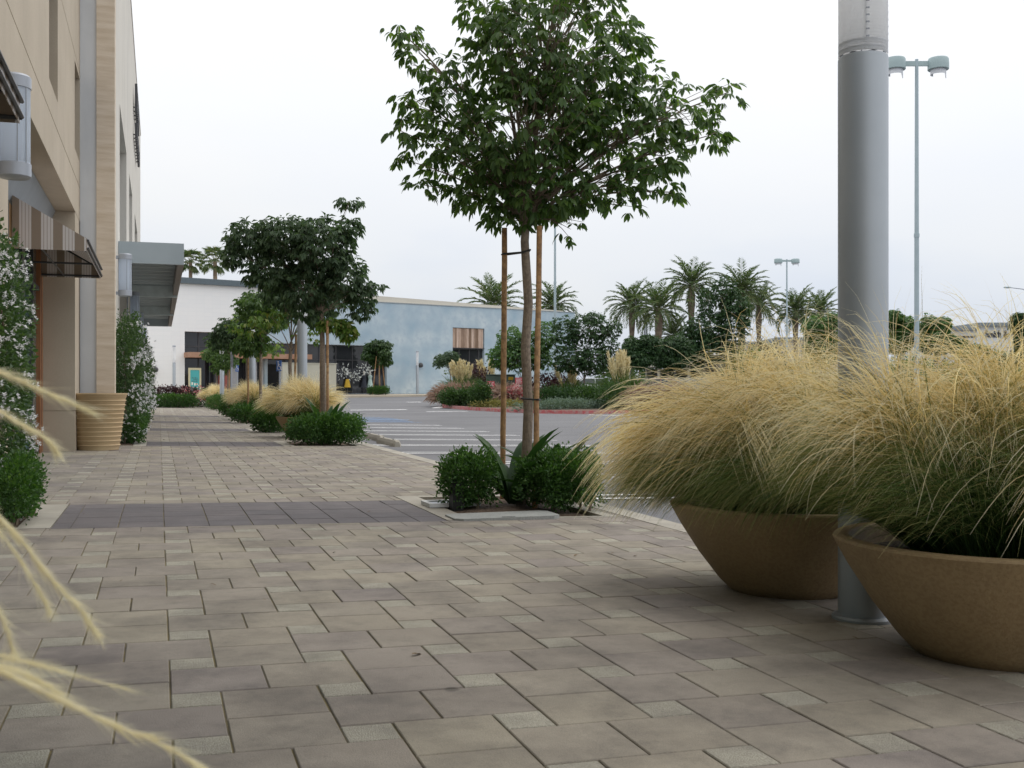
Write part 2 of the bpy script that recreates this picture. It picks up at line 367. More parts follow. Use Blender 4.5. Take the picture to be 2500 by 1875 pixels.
for (a, b, c, d) in WELLS:
    nx, ny = 10, 12; P = []; Fc = []
    for i in range(nx+1):
        for j in range(ny+1):
            x = a+.02+(b-a-.04)*i/nx; y = c+.02+(d-c-.04)*j/ny
            ed = min(i, nx-i, 3)/3*min(j, ny-j, 3)/3
            P.append((x, y, z(x, -.045+.05*ed+random.uniform(-.012, .012))))
    for i in range(nx):
        for j in range(ny): q = i*(ny+1)+j; Fc.append((q, q+ny+1, q+ny+2, q+1))
    mb.add(P, Fc, 0, True)
tag(mb.build('soil', m_mulch), kind='structure')
# car park: one big sheet out to the horizon
xs = [XK+.001, 4.5, 5.25, 6, 6.75, 7.5, 8.25, 9.0]+[9+2*k for k in range(1, 20)]+[48+6*k for k in range(0, 15)]+[150, 200, 300, 500, 900, 1500]
ys = [-80, -40, -20, -10]+[1.5*k for k in range(0, 80)]+[130, 150, 180, 240, 350, 600, 1000, 1600]
xs2 = [-900, -300, -100, -40, -12, -4, 0, 2]+xs
def sheet(name, xs, ys, zf, m):
    P = [(x, y, zf(x, y)) for x in xs for y in ys]; n = len(ys)
    Fc = [(i*n+j, (i+1)*n+j, (i+1)*n+j+1, i*n+j+1) for i in range(len(xs)-1) for j in range(n-1)]
    o = MB().add(P, Fc, 0, True).build(name, m); tag(o, kind='structure'); return o
sheet('car_park_asphalt', xs, ys, gz, m_asph)
sheet('plaza_ground', [-900, -300, -100, -40, -12, -4, 0, 2, XK], [61.5, 62.5, 66, 70, 75, 80, 90, 110, 150, 250, 500, 1600], lambda x, y: gz(x, max(y, 62.01))-.002 if y > 61.6 else -.25, m_conc)
sheet('ground', [-1500, -200, -50, XK-.05], [-900, -80, 61.4], lambda x, y: -.62, m_dirt)
# painted markings
mb = MB()
def stripe(p0, p1, wd, m=0, dz=.009):
    p0, p1 = Vector(p0), Vector(p1); d = (p1-p0); n = max(1, int(d.length/1.0)); t = Vector((-d.y, d.x)).normalized()*wd/2
    for k in range(n):
        a, b = p0+d*(k/n), p0+d*((k+1)/n)
        Q = [a-t, b-t, b+t, a+t]; mb.add([(q.x, q.y, gz(q.x, q.y)+dz) for q in Q], [(0, 1, 2, 3)], m)
for k in range(-3, 10):
    y = 10.55+2.78*k
    for dy in (-.19, .19): stripe((XK+.35, y+dy), (9.1, y+dy), .125)
yb = 10.55+2.78*10
stripe((XK+.3, yb), (9.1, yb), .12, 1)
for k in range(5): stripe((XK+.4, yb+.9*k+.5), (8.9, yb+.9*k+.5), .22, 1)
stripe((XK+.3, yb+5), (8.6, yb+5), .14, 1); stripe((XK+.3, yb+2.5), (9.2, yb+2.5), .14, 1)
p = ground(930, 1001); stripe((p.x-1.5, p.y), (p.x+1.3, p.y), .5)
p = ground(1012, 982); stripe((p.x-.5, p.y), (p.x+.4, p.y), .6)
p = ground(1092, 1005); stripe((p.x-1.0, p.y), (p.x+1.0, p.y), .35)
p, q = ground(1437, 1013), ground(1545, 1022); stripe((p.x, p.y), (q.x+3, q.y-2), .18)
p, q = ground(1063, 997), ground(1082, 992); stripe((p.x, p.y), (q.x, q.y), .45)
tag(mb.build('road_markings', [m_line, m_blue_paint]), kind='structure')
tag(mb and sheet('far_pavement', [9.0, 12, 16, 20, 24, 28, 30], [0, 1], lambda x, y: 0, m_conc), kind='structure')
fp = bpy.data.objects['far_pavement']
FA = at(919, 0, 87); FB = at(1403, 0, 99); FD = Vector((FB.x-FA.x, FB.y-FA.y)).normalized(); FN = Vector((FD.y, -FD.x))   # store frontage line, FN towards us
def fpt(t, off=0.0, zz=0.0): return Vector((FA.x+FD.x*t+FN.x*off, FA.y+FD.y*t+FN.y*off, zz))
P = []; Fc = []
tt = [-26+2*i for i in range(30)]
for t in tt:
    for off in (0, 5.0):
        p = fpt(t, off); P.append((p.x, p.y, gz(p.x, p.y)+.13))
    P.append((p.x, p.y, gz(p.x, p.y)-.1))
for i in range(len(tt)-1):
    a = i*3; Fc += [(a, a+3, a+4, a+1), (a+1, a+4, a+5, a+2)]
me = bpy.data.meshes.new('far_pavement'); me.from_pydata(P, [], Fc); me.materials.append(mat('far_pavement_buff', (.42, .36, .28), .9, (.50, .44, .35), 1.0)); fp.data = me

# ================================================================== BUILDINGS ON THE LEFT
m_stucco = mat('beige_stucco', (0.47, 0.405, 0.315), 0.9, (0.52, 0.45, 0.355), 1.2, bump=0.25, bscale=120, speck=(0.40, 0.34, 0.26), speck_scale=60, speck_amt=0.3)
m_white_st = mat('offwhite_stucco', (0.62, 0.59, 0.53), 0.9, (0.67, 0.64, 0.58), 0.8, bump=0.2, bscale=100)
m_trav = mat('travertine', (0.56, 0.46, 0.345), 0.7, (0.70, 0.61, 0.50), 2.2, 8, bump=0.15, bscale=20, stretch=(0.6, 0.6, 5.0))
m_alu = mat('pale_metal_panel', (0.56, 0.58, 0.60), 0.45, (0.60, 0.62, 0.64), 2, metal=0.2)
m_darkmet = mat('dark_metal', (0.045, 0.047, 0.052), 0.45, (0.06, 0.06, 0.066), 3)
m_greymet = mat('grey_painted_steel', (0.36, 0.395, 0.43), 0.5, (0.40, 0.435, 0.47), 2.0, metal=0.4)
m_canopy = mat('canopy_blue_grey', (0.34, 0.40, 0.44), 0.5, (0.37, 0.43, 0.47), 2)
m_canopy_u = mat('canopy_soffit', (0.56, 0.62, 0.65), 0.6, (0.60, 0.66, 0.69), 2)
m_wood = mat('stained_wood', (0.26, 0.10, 0.04), 0.5, (0.36, 0.16, 0.065), 5, bump=0.2, stretch=(6, 6, .5))
m_oak = mat('honey_wood', (0.42, 0.24, 0.10), 0.5, (0.50, 0.31, 0.14), 5, bump=0.2, stretch=(6, 6, .5))
def glassmat(name, c, rough=0.04):
    m = mat(name, c, rough, [v*1.3+.004 for v in c], 0.7); m.node_tree.nodes['Principled BSDF'].inputs['Specular IOR Level'].default_value = 0.6; return m
m_glass = glassmat('dark_store_glass', (0.022, 0.024, 0.028))
m_teal_glass = glassmat('greenish_store_glass', (0.10, 0.17, 0.17))
WX = -1.18; GXp = -1.67; SOF = 3.58
bld = empty('storefront_building', (WX, 8, 0), 'beige stucco shop building with recessed storefront bays along the left of the walkway', 'building')
LB = Vector((-WX, -8, 0))                                   # children are written in world numbers
def wb(mb, name, mats): return mb.build(name, mats, bld, LB)
def joint_grid(mb, x, y0, y1, z0, z1): pass
mb = MB()                                                   # upper wall with two tall slots
slots = [(13.2, 14.3, 4.46, 5.85), (17.1, 18.28, 4.50, 5.80), (5.0, 6.1, 4.46, 5.85), (-3, -1.9, 4.46, 5.85)]
zs = [SOF, 4.10, 4.115, 5.90, 5.915, 8.0, 8.015, 12.2]
ycuts = sorted({-14.0, 18.12}|{v for s in slots for v in s[:2]})
def panel(y0, y1, z0, z1, x=WX):
    mb.add([(x, y0, z0), (x, y1, z0), (x, y1, z1), (x, y0, z1)], [(0, 1, 2, 3)])
for k in range(len(ycuts)-1):
    y0, y1 = ycuts[k], ycuts[k+1]; hole = [s for s in slots if abs(s[0]-y0) < 1e-6]
    for (z0, z1) in ((SOF, 4.10), (4.115, 5.90), (5.915, 8.0), (8.015, 12.2)):
        if hole and z0 < 5 and z1 > 4.5:
            s = hole[0]; panel(y0, y1, z0, s[2]); panel(y0, y1, s[3], z1); d = WX-.32
            mb.add([(WX, y0, s[2]), (d, y0, s[2]), (d, y1, s[2]), (WX, y1, s[2])], [(0, 1, 2, 3)])
            mb.add([(WX, y0, s[3]), (d, y0, s[3]), (d, y1, s[3]), (WX, y1, s[3])], [(0, 1, 2, 3)])
            mb.add([(WX, y0, s[2]), (d, y0, s[2]), (d, y0, s[3]), (WX, y0, s[3])], [(0, 1, 2, 3)])
            mb.add([(WX, y1, s[2]), (d, y1, s[2]), (d, y1, s[3]), (WX, y1, s[3])], [(0, 1, 2, 3)])
        else: panel(y0, y1, z0, z1)
    for zc in (4.10, 5.90, 8.0):                                     # recessed control joints
        q = .012; mb.add([(WX, y0, zc), (WX-q, y0, zc), (WX-q, y1, zc), (WX, y1, zc)], [(0, 1, 2, 3)])
        mb.add([(WX, y0, zc+.015), (WX-q, y0, zc+.015), (WX-q, y1, zc+.015), (WX, y1, zc+.015)], [(0, 1, 2, 3)])
        mb.add([(WX-q, y0, zc), (WX-q, y1, zc), (WX-q, y1, zc+.015), (WX-q, y0, zc+.015)], [(0, 1, 2, 3)])
mb.add([(WX, -14, SOF), (WX-.62, -14, SOF), (WX-.62, 18.12, SOF), (WX, 18.12, SOF)], [(0, 1, 2, 3)])     # soffit
mb.add([(WX, -14, 12.2), (WX-9, -14, 12.2), (WX-9, 18.12, 12.2), (WX, 18.12, 12.2)], [(0, 1, 2, 3)])
mb.add([(WX, -14, -.3), (WX-9, -14, -.3), (WX-9, -14, 12.2), (WX, -14, 12.2)], [(0, 1, 2, 3)])
mb.add([(WX-9, 18.12, -.3), (WX-9, -14, -.3), (WX-9, -14, 12.2), (WX-9, 18.12, 12.2)], [(0, 1, 2, 3)])
wb(mb, 'wall', m_stucco)
for s in slots:
    g = MB().box(WX-.318, WX-.30, s[0]+.03, s[1]-.03, s[2]+.03, s[3]-.03); f = wb(g, 'window', m_glass)
    fr = MB(); x = WX-.299
    for (a, b, c, d) in ((s[0]+.002, s[0]+.05, s[2]+.002, s[3]-.002), (s[1]-.05, s[1]-.002, s[2]+.002, s[3]-.002), (s[0]+.052, s[1]-.052, s[2]+.002, s[2]+.05), (s[0]+.052, s[1]-.052, s[3]-.05, s[3]-.002)):
        fr.box(x, x+.03, a, b, c, d)
    fr.build('frame', m_darkmet, f)
for (a, b) in ((17.2, 18.12), (7.45, 9.75), (-.4, .5), (-8.4, -6)):
    p = MB(); p.box(GXp-.15, WX-.003, a, b, -.25, .62); p.box(GXp-.15, WX-.003, a, b, .632, SOF-.003); p.box(GXp-.16, WX-.016, a+.01, b-.01, .621, .631)
    wb(p, 'pier', m_stucco)
for (a, b, dr) in ((9.75, 17.2, 15.9), (.5, 7.45, 6.1), (-6, -.4, -1.6)):
    h = MB(); h.add([(GXp+.02, a, 3.12), (GXp+.02, b, 3.12), (GXp+.22, b, 3.57), (GXp+.22, a, 3.57), (GXp-.1, a, 3.12), (GXp-.1, b, 3.12), (GXp-.1, b, 3.57), (GXp-.1, a, 3.57)],
          [(0, 1, 2, 3), (4, 5, 6, 7), (0, 1, 5, 4), (0, 3, 7, 4), (1, 2, 6, 5), (2, 3, 7, 6)]); wb(h, 'storefront_header', m_greymet)
    w_ = MB().box(GXp-.03, GXp-.01, a, b, .12, 3.12); win = wb(w_, 'shop_window', m_teal_glass)
    fr = MB(); fr.box(GXp-.06, GXp+.03, a, b, -.2, .118)
    k = a
    while k < b-.3: fr.box(GXp-.009, GXp+.04, k+.01, k+.07, .12, 3.11); k += 1.24
    fr.box(GXp-.009, GXp+.035, a+.08, b-.2, 2.36, 2.42)
    fr.build('frame', m_darkmet, win)
    d = MB(); d.box(GXp-.009, GXp+.05, b-.36, b-.27, .0, 3.1); d.box(GXp-.009, GXp+.05, b-.17, b-.02, .0, 3.1); wb(d, 'door_post', m_wood)
    d = MB(); d.box(GXp-.008, GXp+.045, b-.265, b-.175, .0, 3.1); wb(d, 'door_frame', m_darkmet)
    pn = MB().box(GXp-.008, GXp+.03, a+2.2, a+4.1, 2.45, 3.10); wb(pn, 'wood_panel', m_oak)
weather(m_stucco, .9, .13, 0, 1, (1, 1, .22)); weather(m_white_st, .7, .12, 0, 1, (1, 1, .2)); weather(m_alu, 1.2, .12, 0, 1, (1, 1, .15)); weather(m_greymet, 1.6, .14, 0, 1, (1, 1, .2))
# far wing: travertine corner pier, pale metal strip, off-white wall with deep openings
WY, FX, FY1, FZ = 18.15, -0.72, 46.5, 11.3
wing = empty('storefront_building', (FX, 30, 0), 'tall off-white shop block with travertine corner pier standing behind the ribbed pot', 'building'); LW = Vector((-FX, -30, 0))
def ww(mb, name, mats): return mb.build(name, mats, wing, LW)
ww(MB().box(-.935, -.665, WY, WY+.5, -.25, FZ), 'corner_pier', m_trav)
ww(MB().box(-1.178, -.937, WY+.04, WY+.45, -.25, FZ), 'metal_strip', m_alu)
ops = [(22.1, 26.7), (29.1, 32.4), (35.6, 40.0)]
mb = MB(); y = WY+.502
for (a, b) in ops+[(FY1, FY1)]:
    mb.box(FX-.8, FX, y, a, -.25, FZ) if a < FY1 else mb.box(FX-.8, FX, y, FY1, -.25, FZ)
    y = b
for (a, b) in ops: mb.box(FX-.8, FX, a, b, 6.45, FZ); mb.box(FX-.8, FX, a, b, -.25, .3)
mb.box(FX-12, FX-.802, WY+.502, FY1, -.25, FZ-.4)
mb.box(FX-.82, FX+.02, WY+.502, FY1+.02, FZ+.002, FZ+.08)
ww(mb, 'wall', m_white_st)
for (a, b) in ops:
    g = MB().box(FX-.62, FX-.6, a+.003, b-.003, .303, 6.447); gg = ww(g, 'shop_window', m_glass)
    fr = MB(); k = a+.01
    while k < b-.1: fr.box(FX-.599, FX-.55, k, k+.07, .305, 6.44); k += (b-a-.09)/3
    for zz in (2.6, 4.4): fr.box(FX-.598, FX-.56, a+.09, b-.09, zz, zz+.07)
    fr.build('frame', m_darkmet, gg)
mb = MB()                                  # raised dark sign letters, seen end-on
yy = 30.6
for (zz, n, hh) in ((9.1, 7, .8), (8.3, 9, .45)):
    yy = 33.4
    for k in range(n):
        wd = .42 if hh > .8 else .36
        mb.box(FX+.05, FX+.12, yy, yy+.10, zz, zz+hh); mb.box(FX+.05, FX+.12, yy+wd-.12, yy+wd-.02, zz, zz+hh*(.6 if k % 2 else 1)); mb.box(FX+.06, FX+.11, yy+.102, yy+wd-.122, zz+hh*.4, zz+hh*.5)
        mb.box(FX+.002, FX+.05, yy+.04, yy+.07, zz+.1, zz+.13)
        yy += wd+.14
ww(mb, 'sign_letters', m_darkmet)
# canopy
can = empty('entrance_canopy', (FX, 32, 3.3), 'blue-grey steel canopy with exposed beams jutting from the off-white shop block', 'canopy'); LC = Vector((-FX, -32, -3.3))
CY0, CY1, CXE, CZ = 21.3, 42.4, 0.45, 3.30
def wc(mb, name, mats): return mb.build(name, mats, can, LC)
for q in (CY0, CY1-.1): mb = MB(); mb.box(FX+.003, CXE, q, q+.10, CZ, CZ+.40); wc(mb, 'end_fascia', m_canopy)
mb = MB(); mb.box(CXE-.12, CXE, CY0+.102, CY1-.102, CZ, CZ+.40); wc(mb, 'edge_fascia', mat('canopy_edge_brown', (.20, .17, .16), .5))
mb = MB(); mb.box(FX+.003, CXE-.122, CY0+.102, CY1-.102, CZ+.30, CZ+.39)
k = CY0+.5
while k < CY1-.4: mb.box(FX+.004, CXE-.123, k, k+.10, CZ+.23, CZ+.299); k += .75
wc(mb, 'soffit', m_canopy_u)
for q in (28.3, 35.3):
    b = MB(); b.box(FX+.004, CXE-.02, q, q+.12, CZ-.05, CZ+.225); wc(b, 'beam', mat('canopy_beam', (.56, .63, .65), .5))
shade_canopy = empty('entrance_canopy', (WX, -3, 3.5), 'unseen blue-grey canopy added above the view to shade the foreground', 'canopy'); L2 = Vector((-WX, 3, -3.5))  # out of view, added only to shade the near paving and bowls
MB().box(WX+.003, 2.1, 1.7, 4.0, 3.25, 3.35).build('soffit', m_canopy_u, shade_canopy, L2)
MB().box(WX+.003, 2.1, 4.002, 4.1, 3.05, 3.35).build('end_fascia', m_canopy, shade_canopy, L2); MB().box(2.102, 2.2, 1.7, 4.1, 3.05, 3.35).build('edge_fascia', m_canopy, shade_canopy, L2)
# awnings: striped canvas
def stripemat(name):
    m = bpy.data.materials.new(name); m.use_nodes = True; nt = m.node_tree; L = nt.links.new; b = nt.nodes['Principled BSDF']; b.inputs['Roughness'].default_value = .85
    tc = nd(nt, 'ShaderNodeTexCoord'); sx = nd(nt, 'ShaderNodeSeparateXYZ'); L(tc.outputs['UV'], sx.inputs[0])
    fr = nd(nt, 'ShaderNodeMath', operation='FRACT'); L(sx.outputs['X'], fr.inputs[0]); rp = nd(nt, 'ShaderNodeValToRGB'); rp.color_ramp.interpolation = 'CONSTANT'; e = rp.color_ramp.elements
    br, gr, pk = (.38, .31, .245, 1), (.80, .77, .75, 1), (.56, .49, .455, 1)
    e[0].position = 0; e[0].color = br; e[1].position = .42; e[1].color = gr
    for p, c in ((.52, pk), (.56, gr), (.68, pk), (.72, gr), (.84, pk), (.88, gr), (.97, br)):
        q = e.new(p); q.color = c
    L(fr.outputs[0], rp.inputs[0]); L(rp.outputs[0], b.inputs['Base Color'])
    t = nd(nt, 'ShaderNodeBsdfTranslucent'); L(rp.outputs[0], t.inputs['Color']); mx = nd(nt, 'ShaderNodeMixShader'); mx.inputs[0].default_value = .3
    L(b.outputs[0], mx.inputs[1]); L(t.outputs[0], mx.inputs[2]); L(mx.outputs[0], nt.nodes['Material Output'].inputs['Surface']); return m
m_str = stripemat('striped_canvas')
def awning(y0, y1, label):
    e = empty('shop_awning', (GXp, (y0+y1)/2, 2.6), label, 'awning', 'striped shop awnings'); o_ = Vector((-GXp, -(y0+y1)/2, -2.6))
    xw, xf, zt, zv, zb = GXp+.05, -.82, 3.20, 2.73, 2.58; me = bpy.data.meshes.new('canvas'); V = []; Fc = []; UV = []
    def quad(ps, uv):
        n = len(V); V.extend([Vector(p)+o_ for p in ps]); Fc.append(tuple(range(n, n+len(ps)))); UV.extend(uv)
    S = .235
    quad([(xw, y0, zt), (xf, y0, zv), (xf, y1, zv), (xw, y1, zt)], [(y0/S, 0), (y0/S, 1), (y1/S, 1), (y1/S, 0)])
    quad([(xf, y0, zv), (xf, y1, zv), (xf, y1, zb), (xf, y0, zb)], [(y0/S, 0), (y1/S, 0), (y1/S, 1), (y0/S, 1)])
    for y in (y0, y1): quad([(xw, y, zt), (xf, y, zv), (xf, y, zb), (xw, y, zb)], [(xw/S, 0), (xf/S, 0), (xf/S, 1), (xw/S, 1)])
    me.from_pydata(V, [], Fc); u = me.uv_layers.new(name='UVMap'); u.data.foreach_set('uv', [c for q in UV for c in q]); me.materials.append(m_str); c = link('canvas', me, e)
    sm = c.modifiers.new('thick', 'SOLIDIFY'); sm.thickness = .006
    f = MB(); i = .02
    for y in (y0+i, y1-i, (y0+y1)/2): f.tube([(xw, y, zb+.03), (xf+i, y, zb+.03)], .014, 6); f.tube([(xw, y, zt-.03), (xf+i, y, zv-.02)], .014, 6)
    f.tube([(xf+i, y0+i, zb+.035), (xf+i, y1-i, zb+.035)], .014, 6); f.tube([(xw+.3, y0+i, zb+.03), (xw+.3, y1-i, zb+.03)], .012, 6); f.tube([(xf+i, y0+i, zv-.02), (xf+i, y1-i, zv-.02)], .014, 6)
    f.build('frame', m_darkmet, e, o_)
awning(13.7, 17.0, 'brown and grey striped awning over the doorway before the ribbed pot')
awning(3.9, 7.25, 'brown and grey striped awning cut off by the top left of the view')
# ------------------------------------------------------------------ wall lamps and light columns
def frostmat(name, c, rough=.35):
    m = bpy.data.materials.new(name); m.use_nodes = True; nt = m.node_tree; L = nt.links.new; b = nt.nodes['Principled BSDF']
    b.inputs['Base Color'].default_value = c4(c); b.inputs['Roughness'].default_value = rough
    t = nd(nt, 'ShaderNodeBsdfTranslucent', Color=c4([min(1, v*1.15) for v in c])); mx = nd(nt, 'ShaderNodeMixShader'); mx.inputs[0].default_value = .62
    tc = nd(nt, 'ShaderNodeTexCoord'); wv = nd(nt, 'ShaderNodeTexWave', Scale=22.0); wv.bands_direction = 'Z'; L(tc.outputs['Object'], wv.inputs[0])
    bp = nd(nt, 'ShaderNodeBump', Strength=.12, Distance=.01); L(wv.outputs['Fac'], bp.inputs['Height']); L(bp.outputs[0], b.inputs['Normal'])
    L(b.outputs[0], mx.inputs[1]); L(t.outputs[0], mx.inputs[2]); L(mx.outputs[0], nt.nodes['Material Output'].inputs['Surface']); return m
m_frost = frostmat('frosted_acrylic', (.70, .76, .84))
m_galv = mat('lamp_cap_metal', (.36, .39, .44), .4, (.40, .43, .48), 4, metal=.2)
def wall_lamp(x, y, z0, label):
    e = empty('wall_lamp', (x, y, z0), label, 'lamp', 'cylinder lamps along the shop wall')
    r = .105
    MB().lathe([(r*.98, .10), (r*.98, .63)], 28).lathe([(r*.985, .10), (r*.985, .10001)], 28).build('lamp_shade', m_frost, e)
    MB().lathe([(0, 0), (r*.9, 0), (r*1.04, .012), (r*1.04, .10), (r*.97, .105)], 28).build('bottom_cap', m_galv, e)
    MB().lathe([(r*.97, .62), (r*1.04, .625), (r*1.04, .70), (r*.9, .715), (0, .715)], 28).build('top_cap', m_galv, e)
    w0 = (-WX if x < -.9 else -FX)+x
    b = MB(); b.box(-w0+.003, -w0+.03, -.05, .05, .05, .66); b.box(-w0+.031, -r*.9, -.03, .03, .03, .08); b.box(-w0+.031, -r*.9, -.03, .03, .63, .68)
    for a in (.7, 1.3, 5, 5.6): b.tube([(r*1.01*math.cos(a), r*1.01*math.sin(a), .1), (r*1.01*math.cos(a), r*1.01*math.sin(a), .63)], .004, 4)
    b.build('bracket', m_galv, e)
wall_lamp(-.955, 8.2, 2.41, 'frosted cylinder wall lamp high above the near flowering vine')
wall_lamp(-.54, 19.2, 2.50, 'frosted cylinder wall lamp just in front of the steel canopy end')
wall_lamp(-.54, 26.9, 2.53, 'second frosted wall lamp under the steel canopy, beyond the largest one there')
wall_lamp(-.54, 34.0, 2.52, 'third frosted wall lamp under the steel canopy, partly behind two nearer ones')
wall_lamp(-.54, 42.6, 2.56, 'farthest and smallest frosted wall lamp, against the white tiled store')
m_lens = frostmat('column_lens', (.92, .94, .97), .3)
def light_column():
    e = empty('light_column', (0, 0, 0), '', 'lamp post', 'grey light columns along the walkway'); r = .105
    MB().lathe([(r*1.0, -.25), (r, 2.43), (r*.97, 2.437), (r*.9, 2.44), (0, 2.44)], 48).build('post', m_greymet, e)
    MB().lathe([(r*1.25, -.1), (r*1.25, .012), (r*1.18, .02), (r*1.0, .022)], 40).build('base_ring', m_greymet, e)
    MB().lathe([(r*.985, 2.441), (r*.985, 3.52)], 40).build('lamp_shade', m_lens, e)
    lv = MB()
    for k in range(2): lv.lathe([(r*.80, 2.455+.03*k), (r*.955, 2.459+.03*k), (r*.955, 2.466+.03*k), (r*.8, 2.462+.03*k)], 32)
    for a in (1.0, 2.25, 4.2, 5.4): lv.tube([(r*.93*math.cos(a), r*.93*math.sin(a), 2.445), (r*.93*math.cos(a), r*.93*math.sin(a), 3.5)], .0035, 5)
    lv.build('louver', m_galv, e)
    ho = MB()
    for a in (1.0, 1.1, 2.2, 2.3):
        pass
    for a in (-2.05, -1.98, -.72, -.66):
        for k in range(34): ho.box(-.0025, .0025, -.0025, .0025, 0, .010) if False else ho.tube([(r*.987*math.cos(a), r*.987*math.sin(a), 2.50+k*.03), (r*.992*math.cos(a), r*.992*math.sin(a), 2.50+k*.03)], .0042, 6)
    ho.build('rivets', m_galv, e)
    MB().lathe([(r*.97, 3.515), (r*1.03, 3.52), (r*1.03, 3.60), (r*.95, 3.62), (0, 3.63)], 40).build('top_cap', m_galv, e)
    return e
lc = light_column()
_c = at(2107, 0, 4.68)
spots = [(_c.x, _c.y, 'thick grey light column standing between the two big grass bowls')]
for px, lab in ((738, 'grey light column right behind the second walkway tree'), (616, 'grey light column beside the third tree, top hidden in foliage'), (542, 'small far grey light column above the tan grass by the white store')):
    x, y = row(px, 2.9); spots.append((x, y, lab))
p = gp(1019, 87); spots.append((p.x, p.y, 'far light column standing in front of the blue wall'))
p = gp(425, 74); spots.append((p.x, p.y, 'far thin light column standing before the white tiled wall'))
for i, (x, y, lab) in enumerate(spots):
    o = lc if i == 0 else copy_tree(lc); o.location = (x, y, gz(x, y)); o['label'] = lab
# ================================================================== STORES ACROSS THE CAR PARK
FANG = math.atan2(FD.y, FD.x)
def local(mb, name, mats, parent, t0=0.0): return mb.build(name, mats, parent)
m_blue = mat('blue_wash_plaster', (0.35, 0.475, 0.57), 0.9, (0.59, 0.67, 0.71), 0.55, 9, bump=0.1, lo=.36, hi=.66, speck=(.34, .45, .55), speck_scale=2.2, speck_amt=.55)
m_cream = mat('cream_plaster', (0.60, 0.57, 0.50), 0.9, (0.64, 0.61, 0.54), 0.5)
def tilemat():
    m = mat('white_wall_tile', (.74, .75, .75), .5, (.80, .80, .80), 1.5); nt = m.node_tree; L = nt.links.new
    tc = nd(nt, 'ShaderNodeTexCoord'); mp = nd(nt, 'ShaderNodeMapping'); mp.inputs['Rotation'].default_value = (R(90), 0, 0); L(tc.outputs['Object'], mp.inputs[0])
    bk = nd(nt, 'ShaderNodeTexBrick', Scale=1.0); bk.offset = 0; bk.inputs['Brick Width'].default_value = .6; bk.inputs['Row Height'].default_value = .3; bk.inputs['Mortar Size'].default_value = .010
    bk.inputs['Color1'].default_value = (.88, .88, .88, 1); bk.inputs['Color2'].default_value = (.86, .865, .87, 1); bk.inputs['Mortar'].default_value = (.83, .835, .84, 1)
    L(mp.outputs[0], bk.inputs['Vector']); L(bk.outputs['Color'], nt.nodes['Principled BSDF'].inputs['Base Color']); return m
bs = empty('blue_store', fpt(0, 0, .3), 'large blue-washed plaster store across the car park', 'building', rz=FANG)
ZB = -.3                                                   # local z of the ground at the store
def wall_open(mb, x0, x1, z0, z1, holes, y=0.0, dep=.45):
    rs = [(x0, x1, z0, z1)]
    for (a, b, c, d) in holes: rs = subtract(rs, (a, b, c, d))
    for (a, b, c, d) in rs: mb.add([(a, y, c), (b, y, c), (b, y, d), (a, y, d)], [(0, 1, 2, 3)])
    for (a, b, c, d) in holes:
        mb.add([(a, y, c), (a, y+dep, c), (a, y+dep, d), (a, y, d)], [(0, 1, 2, 3)]); mb.add([(b, y, c), (b, y+dep, c), (b, y+dep, d), (b, y, d)], [(0, 1, 2, 3)])
        mb.add([(a, y, d), (a, y+dep, d), (b, y+dep, d), (b, y, d)], [(0, 1, 2, 3)]); mb.add([(a, y, c), (a, y+dep, c), (b, y+dep, c), (b, y, c)], [(0, 1, 2, 3)])
BT0, BT1, BH = -9.55, 20.6, 7.68
h1, h2 = (-9.3, .95, .30, 4.18), (7.3, 10.55, .30, 5.9)
mb = MB(); wall_open(mb, BT0, BT1, ZB-.6, BH, [h1, h2])
mb.add([(BT1, 0, ZB-.6), (BT1, 30, ZB-.6), (BT1, 30, BH), (BT1, 0, BH)], [(0, 1, 2, 3)]); mb.add([(BT0, 0, ZB), (BT0, 30, ZB), (BT0, 30, BH), (BT0, 0, BH)], [(0, 1, 2, 3)])
mb.build('wall', m_blue, bs)
mb = MB(); mb.add([(BT0, 0, BH), (BT1, 0, BH), (BT1, 30, BH), (BT0, 30, BH)], [(0, 1, 2, 3)]); mb.build('roof', m_cream, bs)
mb = MB()
for (a, b) in ((BT0, 7.2), (10.65, BT1)): mb.box(a, b, -.03, -.003, .16 if a < 0 and False else -.5, .29)
mb.box(7.2, 10.65, -.03, -.003, -.5, .27); mb.build('plinth', m_darkmet, bs)
mb = MB(); pz = lambda t: 8.45-.021*(t+9.5)
mb.add([(BT0, .35, BH+.002), (19.5, .35, BH+.002), (19.5, .35, pz(19.5)), (BT0, .35, pz(BT0)), (BT0, 20, BH+.002), (19.5, 20, BH+.002), (19.5, 20, pz(19.5)), (BT0, 20, pz(BT0))],
       [(0, 1, 2, 3), (4, 5, 6, 7), (0, 3, 7, 4), (1, 2, 6, 5), (2, 3, 7, 6)]); mb.build('roof_parapet', m_cream, bs)
mb = MB(); mb.box(BT0, BT1, -.05, .12, BH+.002, BH+.07); mb.build('coping', mat('coping_grey', (.30, .33, .35), .6), bs)
g = MB().box(h1[0]+.01, h1[1]-.01, .36, .40, h1[2]+.01, h1[3]-.01).build('shop_window', m_glass, bs)
fr = MB()
for k in range(8): x = h1[0]+.02+k*(h1[1]-h1[0]-.11)/7; fr.box(x, x+.07, .30, .358, h1[2]+.012, h1[3]-.012)
for zz in (h1[2]+.02, 2.95, h1[3]-.1): fr.box(h1[0]+.02, h1[1]-.02, .315, .357, zz, zz+.07)
fr.build('frame', m_darkmet, g)
g = MB().box(h2[0]+.01, h2[1]-.01, .36, .40, h2[2]+.01, 4.14).build('shop_window', m_glass, bs)
fr = MB()
for x in (h2[0]+.02, h2[0]+.8, h2[0]+1.85, h2[1]-.45, h2[1]-.1): fr.box(x, x+.07, .30, .358, h2[2]+.012, 4.13)
